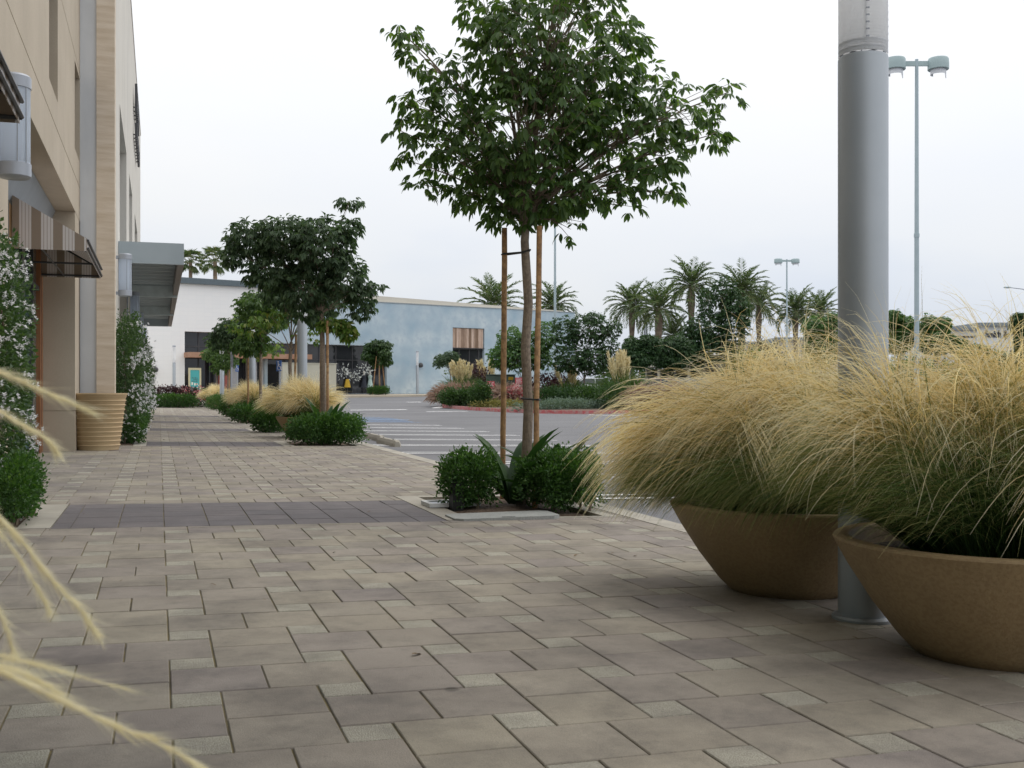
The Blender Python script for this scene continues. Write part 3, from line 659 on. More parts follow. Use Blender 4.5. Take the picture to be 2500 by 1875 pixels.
for zz in (h2[2]+.02, 2.85, 4.05): fr.box(h2[0]+.02, h2[1]-.02, .315, .357, zz, zz+.07)
fr.build('frame', m_darkmet, g)
mb = MB(); x = h2[0]+.01; k = 0
while x < h2[1]-.1:
    wd = random.uniform(.16, .34); x1 = min(x+wd, h2[1]-.01); mb.box(x, x1-.012, .06+random.uniform(0, .03), .30, 4.20, h2[3]-.03, 0, random.choice([0, .15, .3, .5, .6, .75, 1.0])); x = x1
mb.build('wood_cladding', mat('weathered_planks', (.42, .31, .25), .85, (.60, .47, .39), 3, bump=.3, stretch=(5, 5, .5), rnd=[(.42, .36, .30), (.9, .85, .8), (1.15, 1.15, 1.15)]), bs)
MB().box(h2[0]+.01, h2[1]-.01, .02, .34, 4.141, 4.198).build('lintel', m_darkmet, bs)
# display behind the glass, modelled just in front of the pane so that it reads through the reflection
def on_store(t, off, z): return fpt(t, off, .3+z)
def tpx(px, off=0.0):                                        # station along the frontage seen in image column px
    lo, hi = -40.0, 40.0
    for _ in range(60):
        md = (lo+hi)/2; p = fpt(md, off); q = CX+F*(p.x*CT-p.y*ST)/(p.x*ST+p.y*CT)
        lo, hi = (md, hi) if q < px else (lo, md)
    return lo
m_leafwhite = mat('white_paper_leaves', (.72, .76, .74), .8); m_must = mat('mustard_cloth', (.55, .36, .04), .85); m_mint = mat('mint_cloth', (.45, .58, .55), .85); m_navy = mat('dark_cloth', (.03, .035, .05), .85); m_skinm = mat('mannequin_white', (.72, .70, .66), .5)
m_dkbld = m_darkmet
def mannequin(t, lab, top, skirt):
    p = on_store(t, -.18, .31); e = empty('mannequin', p, lab, 'mannequin', 'dressed mannequins in the blue store window', FANG)
    MB().lathe([(.04, .0), (.04, .55)], 10).lathe([(.14, 0), (.14, .02), (.04, .03)], 14).build('stand', m_darkmet, e)
    MB().lathe([(0, .85), (.13, .86), (.15, 1.0), (.115, 1.18), (.16, 1.36), (.15, 1.45), (.05, 1.52), (.045, 1.60), (.075, 1.66), (.08, 1.74), (.05, 1.82), (0, 1.84)], 18).build('body', m_skinm, e)
    MB().lathe([(.12, 1.15), (.125, 1.2), (.172, 1.36), (.165, 1.44), (.10, 1.49)], 18).build('top', top, e)
    MB().lathe([(.125, 1.16), (.165, 1.0), (.22, .75), (.265, .5), (.262, .5)], 18).build('skirt', skirt, e)
mannequin(tpx(850.7), 'mannequin in a mustard skirt behind the blue store window', m_navy, m_must)
mannequin(tpx(906), 'mannequin in a pale mint dress in the blue store window', m_mint, m_mint)
mannequin(tpx(891), 'mannequin in dark clothes between the mint and mustard ones', m_navy, m_navy)
def paper(t, z, n, sx, sz, lab):
    p = on_store(t, -.12, z); e_ = np.stack([RNG.normal(0, sx, n), RNG.normal(0, .06, n)-.02, RNG.normal(0, sz, n)], 1); e_[:, 1] = np.clip(e_[:, 1], -.12, .1)
    d = norm(e_+np.array([0, -.1, .05])+RNG.normal(0, .1, (n, 3))); V, Q = place(leaf_tpl2(.4), e_, frames(d, RNG.uniform(0, 6, n)), RNG.uniform(.14, .26, n))
    o = fast('paper_cutout', V, Q, np.zeros(len(Q)), m_leafwhite, None, p); o.rotation_euler = (0, 0, FANG); tag(o, lab, 'decoration', 'white leaf cutouts hung in the store window')
paper(tpx(842), 2.05, 60, .26, .26, 'white leafy cutout hanging above the mustard-skirted mannequin')
paper(tpx(867), 1.62, 55, .30, .13, 'low wide white leafy cutout between the mustard and mint mannequins')
paper(tpx(894), 2.27, 70, .34, .30, 'largest white leafy cutout hanging upper right in the store window')
# low cream wall in front of the storefront, and the white store with its dark entrance
cw = MB().box(tpx(690, 2.6), tpx(821, 2.6), -2.6, -2.3, -.6, 2.58).box(tpx(690, 2.6)-.05, tpx(821, 2.6)+.05, -2.65, -2.25, 2.582, 2.64).build('screen_wall', mat('cream_screen', (.46, .45, .37), .9, (.50, .49, .41), .7), None, fpt(0, 0, .3), FANG)
tag(cw, 'low cream plaster screen wall before the blue store window', 'wall')
ws = empty('white_store', fpt(-16, 0, .3), 'white tiled store with dark roof edge at the end of the walkway', 'building', rz=FANG)
mb = MB(); wall_open(mb, -22, 6.35, ZB-.8, 8.3, [(.35, 6.3, -.9, 4.85)], 0, .8); mb.add([(-22, 0, -1), (-22, 25, -1), (-22, 25, 8.3), (-22, 0, 8.3)], [(0, 1, 2, 3)]); mb.add([(6.35, 0, -1), (6.35, 25, -1), (6.35, 25, 8.3), (6.35, 0, 8.3)], [(0, 1, 2, 3)]); mb.build('wall', tilemat(), ws)
MB().box(-22.3, 6.5, -.3, 25, 8.302, 8.72).build('roof', mat('dark_roof_edge', (.10, .13, .15), .6), ws)
g = MB().box(.36, 6.29, .6, .64, -.8, 4.84).build('shop_window', m_glass, ws)
fr = MB()
for k in range(6): fr.box(.37+k*1.16, .45+k*1.16, .54, .598, -.8, 4.83)
fr.box(.46, 6.2, .55, .597, 3.75, 3.85); fr.build('frame', m_darkmet, g)
MB().box(.3, 9.8, -1.2, .5, 2.95, 3.32).build('entrance_canopy', mat('copper_fascia', (.34, .17, .10), .6, (.42, .25, .17), 2), ws)
for x in (2.6, 3.0): MB().box(x, x+.22, -.9, -.6, -.8, 2.948).build('post', mat('red_steel', (.22, .06, .045), .6), ws)
for k, t in enumerate((3.6, 5.1)): MB().box(t, t+.55, -.5, .4, -.8, 2.948).build('column', mat('grey_render', (.30, .31, .33), .85), ws)
# round dark wall lamps
def ball(t, z, lab):
    e = empty('globe_lamp', on_store(t, .28, z), lab, 'lamp', 'dark round lamps on the far store walls', FANG)
    MB().lathe([(.21*math.sin(a), -.21*math.cos(a)) for a in np.linspace(0.01, math.pi-.01, 14)], 20).build('globe', m_darkmet, e)
    MB().tube([(0, .18, 0), (0, .275, 0)], .05, 8).build('bracket', m_darkmet, e)
ball(tpx(1027, .28), 2.65, 'dark round lamp on the blue wall beside the far light column'); ball(tpx(379, .28), 2.05, 'dark round lamp on the white tiled wall')
# poster stand
pt = empty('poster_stand', at(475.5, 951+19.0, 76), 'cream framed stand with a teal poster outside the white store', 'sign', rz=FANG)
fr = MB()
fr.box(-.45, .45, -.04, .04, .15, .28); fr.box(-.45, .45, -.04, .04, 1.72, 1.85); fr.box(-.45, -.33, -.04, .04, .281, 1.719); fr.box(.33, .45, -.04, .04, .281, 1.719); fr.box(-.4, -.3, -.2, .2, 0, .149); fr.box(.3, .4, -.2, .2, 0, .149)
pt.scale = (1.0, 1.0, 1.12); fr.build('frame', mat('cream_frame', (.50, .46, .30), .7), pt)
po = MB().box(-.328, .328, -.02, .02, .283, 1.717).build('poster', mat('teal_print', (.06, .36, .37), .5, (.07, .40, .41), 2), pt)
mk = MB()
for k, (zz, a, b) in enumerate(((1.22, -.20, .16), (1.12, -.12, .22), (1.02, -.22, .20), (.45, -.16, .18))):
    x = a
    while x < b: wd = random.uniform(.03, .08); mk.box(x, x+wd, -.026, -.0202, zz-.03, zz+random.uniform(.0, .04)); x += wd+.02
mk.build('print_marks', mat('print_dark', (.05, .08, .08), .6), po)
mk = MB(); mk.box(-.24, -.14, -.026, -.0202, .78, .95); mk.box(-.05, .05, -.026, -.0202, .74, .9); mk.box(.1, .2, -.026, -.0202, .78, .88); mk.build('print_picture', mat('print_pale', (.7, .68, .6), .6), po)
# cream shops far to the right
def slab_store(px0, px1, d, ptop, name, lab, mw, step=None):
    a, b = at(px0, 0, d), at(px1, 0, d); ang = math.atan2(b.y-a.y, b.x-a.x); ln = (b-a).xy.length; g0 = gz(a.x, a.y); H = CAMZ-(ptop-HY)/F*d-g0
    e = empty(name, (a.x, a.y, g0), lab, 'building', rz=ang)
    mb = MB(); mb.box(0, ln, 0, 18, -.8, H)
    if step: mb.box(step*ln, ln, -.3, 18.01, -.8, H+.5)
    mb.build('wall', mw, e)
    r = MB(); r.box(-.3, ln*(step or 1), -.5, 18.3, H+.002, H+.35)
    if step: r.box(step*ln, ln+.3, -.8, 18.3, H+.502, H+.9)
    r.build('roof', mat('slate_edge', (.20, .23, .25), .7), e)
    for q in (.55, .88): MB().box(.1, ln*(step or 1)-.1, -.06, -.003, H*q, H*(q+.03)).build('trim', m_darkmet, e)
    k = 1.0
    while k < ln-3: MB().box(k, k+2.2, -.34 if step and k > step*ln-2.2 else -.04, -.004, .6, H*.42).build('window', m_glass, e); k += 4.0
    return e, ln, H
slab_store(1822, 2075, 150, 840, 'shop_building', 'low cream shop building behind the palms, left of the thick column', mat('cream_block', (.52, .47, .39), .9, (.56, .51, .43), .4), .28)
e, ln, H = slab_store(2315, 2620, 135, 806, 'shop_building', 'pale shop building with dark script sign at the far right', mat('pale_block', (.66, .67, .66), .9, (.70, .71, .70), .4), .22)
tx = bpy.data.curves.new('sign_lettering', 'FONT'); tx.body = 'Smith & Hawken'; tx.size = 1.25; tx.extrude = .06; tx.offset = .02; tx.materials.append(m_darkmet)
to = bpy.data.objects.new('sign_lettering', tx); col.objects.link(to); me_ = bpy.data.meshes.new_from_object(to); bpy.data.objects.remove(to); to = link('sign_lettering', me_); to.parent = e; to.location = (4.45, -.37, H-.92); to.rotation_euler = (R(90), 0, 0)
to.scale = (.72, 1.0, 1.0)

# ================================================================== PLANTS
m_bark = mat('grey_brown_bark', (.20, .155, .11), .9, (.33, .27, .21), 3, 8, bump=.5, bscale=25, stretch=(3, 3, .8), speck=(.12, .09, .07), speck_scale=40, speck_amt=.5)
m_twig = mat('twig_bark', (.16, .12, .085), .9, (.24, .19, .14), 6)
m_stake = mat('lodgepole_stake', (.37, .205, .09), .75, (.50, .31, .15), 5, 8, bump=.3, bscale=30, stretch=(3, 3, .35), speck=(.16, .09, .05), speck_scale=22, speck_amt=.6)
m_rubber = mat('black_rubber_tie', (.02, .02, .02), .6)
G_dark = [(.042, .085, .032), (.068, .128, .044), (.10, .168, .056), (.16, .24, .088)]
G_mid = [(.018, .045, .013), (.030, .070, .018), (.050, .105, .026), (.095, .155, .045)]
G_lite = [(.06, .13, .02), (.10, .19, .03), (.16, .24, .05), (.20, .20, .06)]
G_dull = [(.036, .068, .036), (.060, .100, .054), (.088, .136, .074), (.14, .19, .11)]
lm_tree = leafmat('street_tree_leaf', G_dark, .5, .42, spec=.35)
lm_tree2 = leafmat('street_tree_leaf_dull', G_dull, .55, .38, (1.2, 1.4, .7), spec=.3)
lm_lite = leafmat('young_leaf', G_lite, .5, .4)
lm_box = leafmat('box_leaf', [(.024, .066, .015), (.042, .108, .022), (.068, .152, .033), (.135, .235, .060)], .5, .3)
lm_vine = leafmat('vine_leaf', [(.030, .065, .022), (.050, .100, .034), (.08, .145, .05), (.13, .19, .075)], .5, .3)
lm_flower = leafmat('white_petal', [(.70, .70, .72), (.80, .80, .82), (.84, .84, .82)], .6, .3, (1.1, 1.1, 1.1))
lm_broad = leafmat('strap_leaf', [(.022, .060, .020), (.034, .085, .028), (.055, .115, .04)], .42, .25, spec=.3)
lm_shrub = leafmat('island_leaf', [(.030, .080, .022), (.050, .120, .030), (.080, .17, .04), (.15, .25, .065)], .5, .35)
lm_shrubd = leafmat('island_leaf_dark', [(.016, .044, .018), (.028, .066, .025), (.044, .092, .033), (.075, .13, .048)], .5, .25, spec=.3)
lm_red = leafmat('burgundy_leaf', [(.035, .012, .016), (.060, .020, .024), (.10, .036, .038)], .5, .1, (1.2, .8, .8))
lm_redfl = leafmat('red_flower', [(.40, .04, .06), (.55, .15, .16), (.70, .55, .52), (.75, .70, .68)], .6, .2, (1.1, .8, .8))
lm_silver = leafmat('silver_leaf', [(.10, .15, .12), (.16, .22, .18), (.22, .29, .24)], .7, .15)
lm_palm = leafmat('palm_leaf', [(.045, .085, .034), (.075, .125, .05), (.12, .17, .075), (.20, .20, .10)], .5, .25)
lm_yel = leafmat('yellow_flower', [(.55, .38, .03), (.65, .48, .06)], .6, .3)
def box_of(px0, px1): pass
# ---- street trees ----------------------------------------------------------------
T5 = leaf_tpl(.36, .14, .24)
def compound(pos, out, size, n5=5, tpl=T5, rng=RNG, droop=.75):
    """palmate leaves: a leaf stalk outwards, then leaflets fanned and hanging from its end."""
    N = len(pos); out = norm(out); ps, ds, sz = [], [], []
    side = norm(np.cross(out, np.tile([0, 0, 1.0], (N, 1)))+1e-4)
    for k in range(n5):
        a = (k-(n5-1)/2)/((n5-1)/2+1e-6)*1.25+rng.normal(0, .12, N)
        d = out*np.cos(a)[:, None]+side*np.sin(a)[:, None]; d[:, 2] -= droop*rng.uniform(.55, 1.5, N)
        ps.append(pos+norm(d)*size[:, None]*.12); ds.append(d); sz.append(size*(1-.16*abs(k-(n5-1)/2))*rng.uniform(.85, 1.1, N))
    P, D, S = np.concatenate(ps), np.concatenate(ds), np.concatenate(sz)
    V, Q = place(tpl, P, frames(D, rng.normal(0, .5, len(P))), S); return V, Q, len(P)
def blob_samples(blobs, dens, rng):
    C, O, B = [], [], []
    vols = [(r[0]*r[1]*r[2])**.75 for c, r in blobs]; tot = sum(vols)
    for bi, (c, r) in enumerate(blobs):
        n = max(5, int(dens*vols[bi]/tot)); d = rdir(n, rng); rad = rng.uniform(.25, 1, n)**.5
        C.append(np.array(c)+d*rad[:, None]*np.array(r)); O.append(d*np.array([1, 1, .4])); B.append(np.full(n, bi))
    return np.concatenate(C), np.concatenate(O), np.concatenate(B)
def bez(a, b, c, n=7):
    a, b, c = Vector(a), Vector(b), Vector(c); return [a*(1-t)**2+b*2*t*(1-t)+c*t*t for t in [i/(n-1) for i in range(n)]]
def street_tree(base, trunk, forks, blobs, dens, leaf, label, lm, trad=.05, seed=1, n5=5, tpl=T5, young=None, cat='tree', group='street trees along the walkway', twigs=.35, name='street_tree', hang=True):
    """all in world numbers; trunk = polyline, forks = (start index fraction, control) is picked per blob."""
    rng = np.random.default_rng(seed); b = Vector(base); e = empty(name, b, label, cat, group)
    t = [Vector(p) for p in trunk]; n = len(t); mb = MB(); mb.tube([p-b for p in t], [trad*(1.35 if i == 0 else 1-.25*i/(n-1)) for i in range(n)], 12)
    C, O, B = blob_samples(blobs, dens, rng); top = t[-1]
    for bi, (c, r) in enumerate(blobs):
        c = Vector(c); up = (c-top); ctrl = top+Vector((up.x*.35, up.y*.35, max(.25*up.length, up.z*.65)))
        pts = bez(top, ctrl, c); L_ = up.length; r0 = min(trad*.42, .006+.007*L_); mb.tube([p-b for p in pts], [r0*(1-.8*i/6) for i in range(7)], 7)
        idx = np.where(B == bi)[0]
        for q in idx:
            if rng.random() > twigs: continue
            k = int(rng.integers(2, 7)); p0 = pts[k]; p1 = Vector(C[q]); m = (p0+p1)/2+Vector((0, 0, .06*(p1-p0).length)); mb.tube([p0-b, m-b, p1-b], [.005, .0035, .002], 4, 0, False)
    mb.build('trunk', m_bark, e)
    bb = np.array(b); sz = leaf*rng.uniform(.75, 1.2, len(C)); V, Q, m = compound(C-bb, O+rng.normal(0, .35, O.shape), sz, n5, tpl, rng)
    rr = np.clip(rng.beta(2.2, 2.6, m)+rng.normal(0, .06, m), 0, 1); o = fast('crown', V, Q, np.repeat(rr, len(tpl[1])), lm, e, smooth=True)
    if young:
        C2, O2, _ = blob_samples(young, dens*.10, rng); V, Q, m = compound(C2-bb, O2+rng.normal(0, .35, O2.shape), leaf*rng.uniform(.7, 1.1, len(C2)), n5, tpl, rng)
        fast('young_shoots', V, Q, np.repeat(rng.random(m), len(tpl[1])), lm_lite, e, smooth=True)
        mb = MB()
        for c, r in young: mb.tube([p-b for p in bez(top-Vector((0, 0, .25)), top+(Vector(c)-top)*.4+Vector((0, 0, .05)), c)], [.014*(1-.12*i) for i in range(7)], 6)
        mb.build('side_branch', m_bark, e)
    return e
def pb(d, dz, lst, y0=0):
    """crown masses surveyed from the photograph: (px, py, radius px, radius py, depth m [, depth offset])."""
    out = []
    for it in lst:
        px, py, rx, ry, dp = it[:5]; px += (14 if d < 10 else 0); off = it[5] if len(it) > 5 else random.uniform(-.25, .25)*dp
        p = at(px, py, d+off); s = d/F; out.append(((p.x, p.y, p.z), (rx*s*CT+dp*.0+.02, rx*s, ry*s)) if False else ((p.x, p.y, p.z), (max(rx*s, dp*.6), max(dp, rx*s*.6), ry*s)))
    return out
D1 = 9.33
near_blobs = pb(D1, 0, [(1345, 100, 210, 150, .75), (1230, 130, 130, 130, .6), (1280, 300, 190, 110, .8), (1420, 240, 150, 120, .6), (1150, 390, 140, 75, .5), (1090, 270, 110, 70, .4), (962, 75, 48, 30, .2), (1010, 130, 50, 40, .25),
    (1080, 175, 70, 45, .3), (1510, 330, 150, 100, .6), (1640, 270, 110, 70, .4), (1765, 225, 48, 40, .2), (1720, 330, 50, 50, .25), (1560, 430, 95, 55, .35), (1300, 470, 150, 60, .5), (1180, 480, 90, 45, .35), (1010, 450, 48, 30, .2), (965, 320, 42, 40, .2), (975, 390, 40, 20, .2),
    (1370, -90, 150, 120, .6), (1170, 20, 80, 50, .3), (1500, 110, 70, 60, .3), (1380, 560, 36, 30, .12), (1230, 540, 50, 20, .2), (1625, 470, 40, 25, .15), (1440, 470, 90, 40, .35), (1590, 180, 60, 30, .25), (1290, 510, 110, 34, .35), (1205, 535, 50, 24, .25), (1360, 500, 60, 40, .3), (1270, 400, 170, 70, .6), (1010, 240, 60, 40, .3), (1050, 340, 80, 50, .4), (1610, 380, 80, 45, .3), (1490, 200, 70, 60, .4), (1130, 470, 60, 25, .25), (1500, 500, 50, 22, .2)])
tr = [(1270, 1250), (1284, 1160), (1290, 1000), (1283, 850), (1290, 740), (1284, 640), (1281, 590), (1284, 545)]
tb = ground(1282, 1236)
street_tree((tb.x, tb.y, tb.z), [at(px, py, D1) for px, py in tr], None, near_blobs, 2750, .106, 'nearest walkway tree with glossy drooping leaves, held by two wooden stakes', lm_tree, .047, 3, twigs=.22)
D2 = 20.3
b2 = pb(D2, 0, [(612, 580, 62, 44, .5), (697, 575, 75, 50, .6), (781, 600, 80, 75, .7), (841, 677, 55, 60, .5), (890, 725, 34, 34, .3), (660, 660, 68, 48, .5), (745, 700, 68, 50, .5), (853, 491, 34, 15, .12), (853, 556, 30, 32, .3), (914, 696, 20, 12, .15), (569, 617, 28, 30, .3), (745, 760, 40, 18, .2), (880, 760, 30, 14, .2)])
y2 = pb(D2, 0, [(815, 790, 40, 16, .2), (850, 810, 22, 20, .15)])
tb2 = Vector(row(791, 3.0)+(0,)); tb2.z = gz(tb2.x, tb2.y)
street_tree(tb2, [(tb2.x, tb2.y, tb2.z-.05), at(789, 960, D2), at(788, 870, D2), at(786, 800, D2), at(785, 765, D2)], None, b2, 2300, .15, 'second walkway tree, broad dark dull crown in a square clipped hedge bed', lm_tree2, .055, 5, young=y2, tpl=leaf_tpl2(.42, .2, .2), twigs=.08)
def gen_tree(seed, lm, scale, label, H=4.0, leafs=.17, young=False, n5=4, wid=1.35):
    rng = random.Random(seed); bl = []
    for k in range(9):
        a = rng.uniform(0, 6.28); q = rng.uniform(.2, 1)*wid*.75; h = rng.uniform(2.35, H-.5); bl.append(((q*math.cos(a), q*math.sin(a), h), (rng.uniform(.4, .65), rng.uniform(.4, .65), rng.uniform(.28, .42))))
    bl.append(((0, 0, H-.4), (.6, .6, .35)))
    yg = [((-1.0, -.3, 2.5), (.5, .4, .25)), ((-.5, -.5, 2.7), (.45, .4, .25)), ((.35, -.5, 2.3), (.4, .3, .2))] if young else None
    return street_tree((0, 0, 0), [(0, 0, -.08), (.02, .01, .8), (-.01, .02, 1.6), (.02, 0, 2.15)], None, bl, 1100, leafs, label, lm, .05, seed, n5, leaf_tpl2(.45, .2, .2), yg, twigs=.06)
trA = gen_tree(21, lm_tree2, 1, 'a', young=True); trB = gen_tree(33, lm_tree, 1, 'b', 4.1); used = set()
for (px, src, lab, rz, s) in ((709, trA, 'third walkway tree, bright young leaves on a low side branch', 0, .98), (637, trB, 'walkway tree with a single brown stake among tan grasses, fourth in the row', 1.2, 1.0), (604, trA, 'walkway tree partly hidden behind the third and fourth trees, fifth in the row', 2.2, .95),
                              (557, trB, 'small distant walkway tree before the teal poster stand', 2.9, .95), (528, trB, 'farthest tree of the walkway row, near the end hedge', 4.4, .9)):
    o = src if src not in used else copy_tree(src); used.add(src); x, y = row(px, 2.9); o.location = (x, y, gz(x, y)); o.rotation_euler = (0, 0, rz); o.scale = (s, s, s); o['label'] = lab
# little staked trees at the blue store
p = gp(925, 84.3); m = gen_tree(51, leafmat('fresh_leaf', G_mid, .5, .3), 1, 'small young tree on splayed stakes in front of the blue store window', 4.4, .3, wid=1.1); m.location = (p.x, p.y, p.z+.13); m['group'] = 'young trees by the far stores'
p = gp(1100, 72); m = copy_tree(trA); m.location = (p.x, p.y, p.z); m.scale = (.85,)*3; m.rotation_euler = (0, 0, 2.5); m['label'] = 'young tree with dull leaves before the plank-topped window'; m['group'] = 'young trees by the far stores'
# stakes
def stake(p0, p1, r, label, ties=()):
    p0, p1 = Vector(p0), Vector(p1); e = empty('tree_stake', p0, label, 'stake', 'round wooden stakes beside trees'); d = p1-p0
    MB().tube([d*(i/8)+Vector((random.uniform(-.003, .003), random.uniform(-.003, .003), 0)) for i in range(9)], [r*random.uniform(.96, 1.04) for _ in range(9)], 12).build('pole', m_stake, e)
    for (c, rr, z) in ties:                                   # a loop of rubber from stake to trunk
        c = Vector(c)-p0; k = (z-p0.z)/d.z; s = d*k; s.z = z-p0.z; c.z = s.z; v = (c-s); v.normalize(); n = Vector((-v.y, v.x, 0)); pts = [s-v*r*1.2-n*.0, s+n*r*1.15]
        pts += [c+n*rr*1.1+Vector((0, 0, .01)), c+v*rr*1.15+Vector((0, 0, .018)), c-n*rr*1.1+Vector((0, 0, -.006)), s-n*r*1.15, s-v*r*1.2]
        MB().tube(pts, .0085, 6).build('rubber_tie', m_rubber, e)
    return e
def tx_at(py): 
    for (a, b) in zip(tr, tr[1:]):
        if b[1] <= py <= a[1]: t = (a[1]-py)/(a[1]-b[1]); return at(a[0]+(b[0]-a[0])*t, py, D1)
z1, z2 = at(0, 975, D1).z, at(0, 616, D1).z
s1 = ground(1227, 1215); s1.z -= .02
stake(s1, at(1232, 556, 9.42), .0245, 'left-hand round stake of the nearest tree', [(tx_at(616), .047, z2)])
s2 = ground(1306, 1240); s2.z -= .02
stake(s2, at(1318, 552, 9.1), .0245, 'right-hand round stake of the nearest tree', [(tx_at(975), .052, z1)])
for (px, y_, d, lab) in ((800, 0, 20.1, 'front stake beside the second walkway tree trunk'), (783, 0, 20.5, 'back stake behind the second walkway tree trunk'), (717, 0, 25, 'stake beside the third walkway tree with bright young leaves'), (606, 0, 33, 'leaning brown stake beside the light column among tan grasses'), (558, 0, 47, 'thin brown stake left of the grey post among far grasses')):
    p = gp(px, d, -.02); stake(p, Vector((p.x+random.uniform(-.06, .06), p.y, p.z+2.3)), .026, lab)
for k, (dx, lab) in enumerate(((-.55, 'left splayed stake of the young tree at the blue store'), (.1, 'middle stake of the young tree at the blue store'), (.6, 'right splayed stake of the young tree at the blue store'))):
    p = gp(925, 84.1); p.z += .13; q = p+Vector((FD.x*dx, FD.y*dx, 0)); stake(q, q+Vector((-FD.x*dx*.6, -FD.y*dx*.6, 3.0)), .035, lab)
# ---- clipped box shrubs -------------------------------------------------------------
TBX = leaf_tpl2(.62, .25, .1)
def shrub_points(n, sx, sy, h, rng, p=3.5, base=.06, lump=.12):
    """points through a rounded block, thicker towards its skin."""
    d = rdir(n, rng); q = (np.abs(d/np.array([1, 1, 1]))**p).sum(1)**(-1/p); rad = rng.uniform(.0, 1, n)**.28
    ph = np.sin(d@np.array([5.1, 2.2, 3.7])+1.3)*np.sin(d@np.array([-2.7, 6.1, 2.9])+.4)+.6*np.sin(d@np.array([11.0, -7.0, 9.0]))*np.sin(d@np.array([6.0, 12.0, -8.0])); P = d*(q*rad*(1+lump*ph))[:, None]
    return P*np.array([sx/2, sy/2, h/2])+np.array([0, 0, h/2+base]), d
def box_shrub(x, y, sx, sy, h, n, leaf, label, lm=None, seed=1, shoots=30, group='clipped box shrubs in the planting beds', name='box_shrub', z0=None, stems=True, rz=0.0, cat='shrub', pw=3.5):
    rng = np.random.default_rng(seed); z0 = gz(x, y)-.01 if z0 is None else z0
    e = empty(name, (x, y, z0), label, cat, group, rz)
    P, d = shrub_points(n, sx, sy, h, rng, pw, lump=.13 if pw > 3 else .24)
    if shoots:
        ns = shoots; b, bd = shrub_points(ns, sx*.95, sy*.95, h*.95, rng); b = b[(bd[:, 2] > -.2)]; sp = []
        for k in range(len(b)):
            L_ = rng.uniform(.04, .16)*h/.5; dr = norm(np.array([rng.normal(0, .25), rng.normal(0, .25), 1.0])); m = int(14)
            sp.append(b[k]+dr*np.linspace(0, L_, m)[:, None]+rng.normal(0, leaf*.35, (m, 3)))
        P = np.concatenate([P]+sp); d = np.concatenate([d, norm(rng.normal(size=(len(P)-len(d), 3))+[0, 0, .7])])
    P = P+rng.normal(0, .6*leaf, P.shape); hole = np.sin(P@np.array([31., 17, 23])/max(sx, .5)+seed)*np.sin(P@np.array([-19., 29, 13])/max(sx, .5)); kp = hole < .80; P, d = P[kp], d[kp]
    D = d+rng.normal(0, .55, P.shape)+np.array([0, 0, .45]); V, Q = place(TBX, P, frames(D, rng.uniform(0, 6.28, len(P))), leaf*rng.uniform(.7, 1.25, len(P)))
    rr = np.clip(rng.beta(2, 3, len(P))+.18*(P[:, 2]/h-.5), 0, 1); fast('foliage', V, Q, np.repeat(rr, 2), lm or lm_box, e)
    if stems:
        mb = MB()
        for k in range(max(3, int(6*sx))):
            a = Vector((rng.uniform(-.3, .3)*sx, rng.uniform(-.25, .25)*sy, -.03)); q = a+Vector((rng.uniform(-.15, .15)*sx, rng.uniform(-.15, .15)*sy, h*.7)); mb.tube([a, (a+q)/2+Vector((.02, .01, 0)), q], [.014, .010, .004], 5)
        mb.build('stem', m_twig, e)
    return e
box_shrub(2.46, 8.66, .44, .46, .40, 6500, .030, 'loose bright box bush on the left of the nearest tree trunk', seed=2, shoots=70, pw=2.9)
box_shrub(3.19, 8.40, .64, .56, .42, 10500, .030, 'wide round box bush on the right of the nearest tree trunk', seed=3, shoots=80, pw=2.9)
x, y = -.94, 8.25; box_shrub(x, y, .26, 1.05, .40, 5200, .030, 'small clipped box block under the near flowering vine', seed=4, shoots=10)
x, y = row(800, 2.9); box_shrub(2.88, 19.55, 1.30, .9, .47, 9000, .05, 'square box hedge around the second walkway tree', seed=5, shoots=50)
for (px, xx, sx, sy, h, lab) in ((660, 2.45, .75, .85, .45, 'dark box hedge just left of the tan grass bowl behind the second tree'), (606, 2.5, .9, .9, .48, 'box hedge at the foot of the fourth tree trunk'), (564, 2.5, .7, .9, .6, 'small box hedge by the thin grey post, further along the row'), (538, 2.8, 1.2, 1.0, .65, 'rounded box hedge in front of the small far tan grass'), (507, 2.8, .9, .9, .65, 'farthest box hedge on the right of the walkway')):
    x, y = row(px, xx); box_shrub(x, y, sx, sy, h, 2600, .07, lab, seed=int(px), shoots=20)
for (yb_, lab) in ((19.75, 'clipped box strip under the second flowering vine'), (26.6, 'clipped box strip under the third flowering vine')):
    box_shrub(-.40, yb_, .3, 1.0, .42, 2600, .04, lab, seed=int(yb_), shoots=12)
p = gp(421, 56.3); box_shrub(p.x, p.y, 2.45, .8, .62, 5200, .08, 'long green box hedge closing the far end of the walkway', seed=77, shoots=10)
p = gp(420, 57.4); box_shrub(p.x, p.y, 2.5, .9, 1.0, 4200, .10, 'burgundy leaved bedding behind the end hedge', lm_red, 78, 30, 'bedding plants at the walkway end', 'bedding_plant')
p = gp(462, 57.3); e = box_shrub(p.x, p.y, 1.5, .7, 1.12, 170, .10, 'red and white blooms over the burgundy bedding', lm_redfl, 79, 10, 'bedding plants at the walkway end', 'bedding_plant', cat='flowers', stems=False)
p = gp(478, 59.5); box_shrub(p.x, p.y, 2.2, .9, .9, 2200, .10, 'dark low shrub right of the burgundy bedding', lm_shrubd, 80, 10, 'bedding plants at the walkway end', 'bedding_plant')
p = gp(925, 84.0); box_shrub(p.x, p.y, 1.6, .8, .55, 2200, .1, 'low bright hedge under the young tree at the blue store', seed=81, z0=p.z+.13, shoots=10)
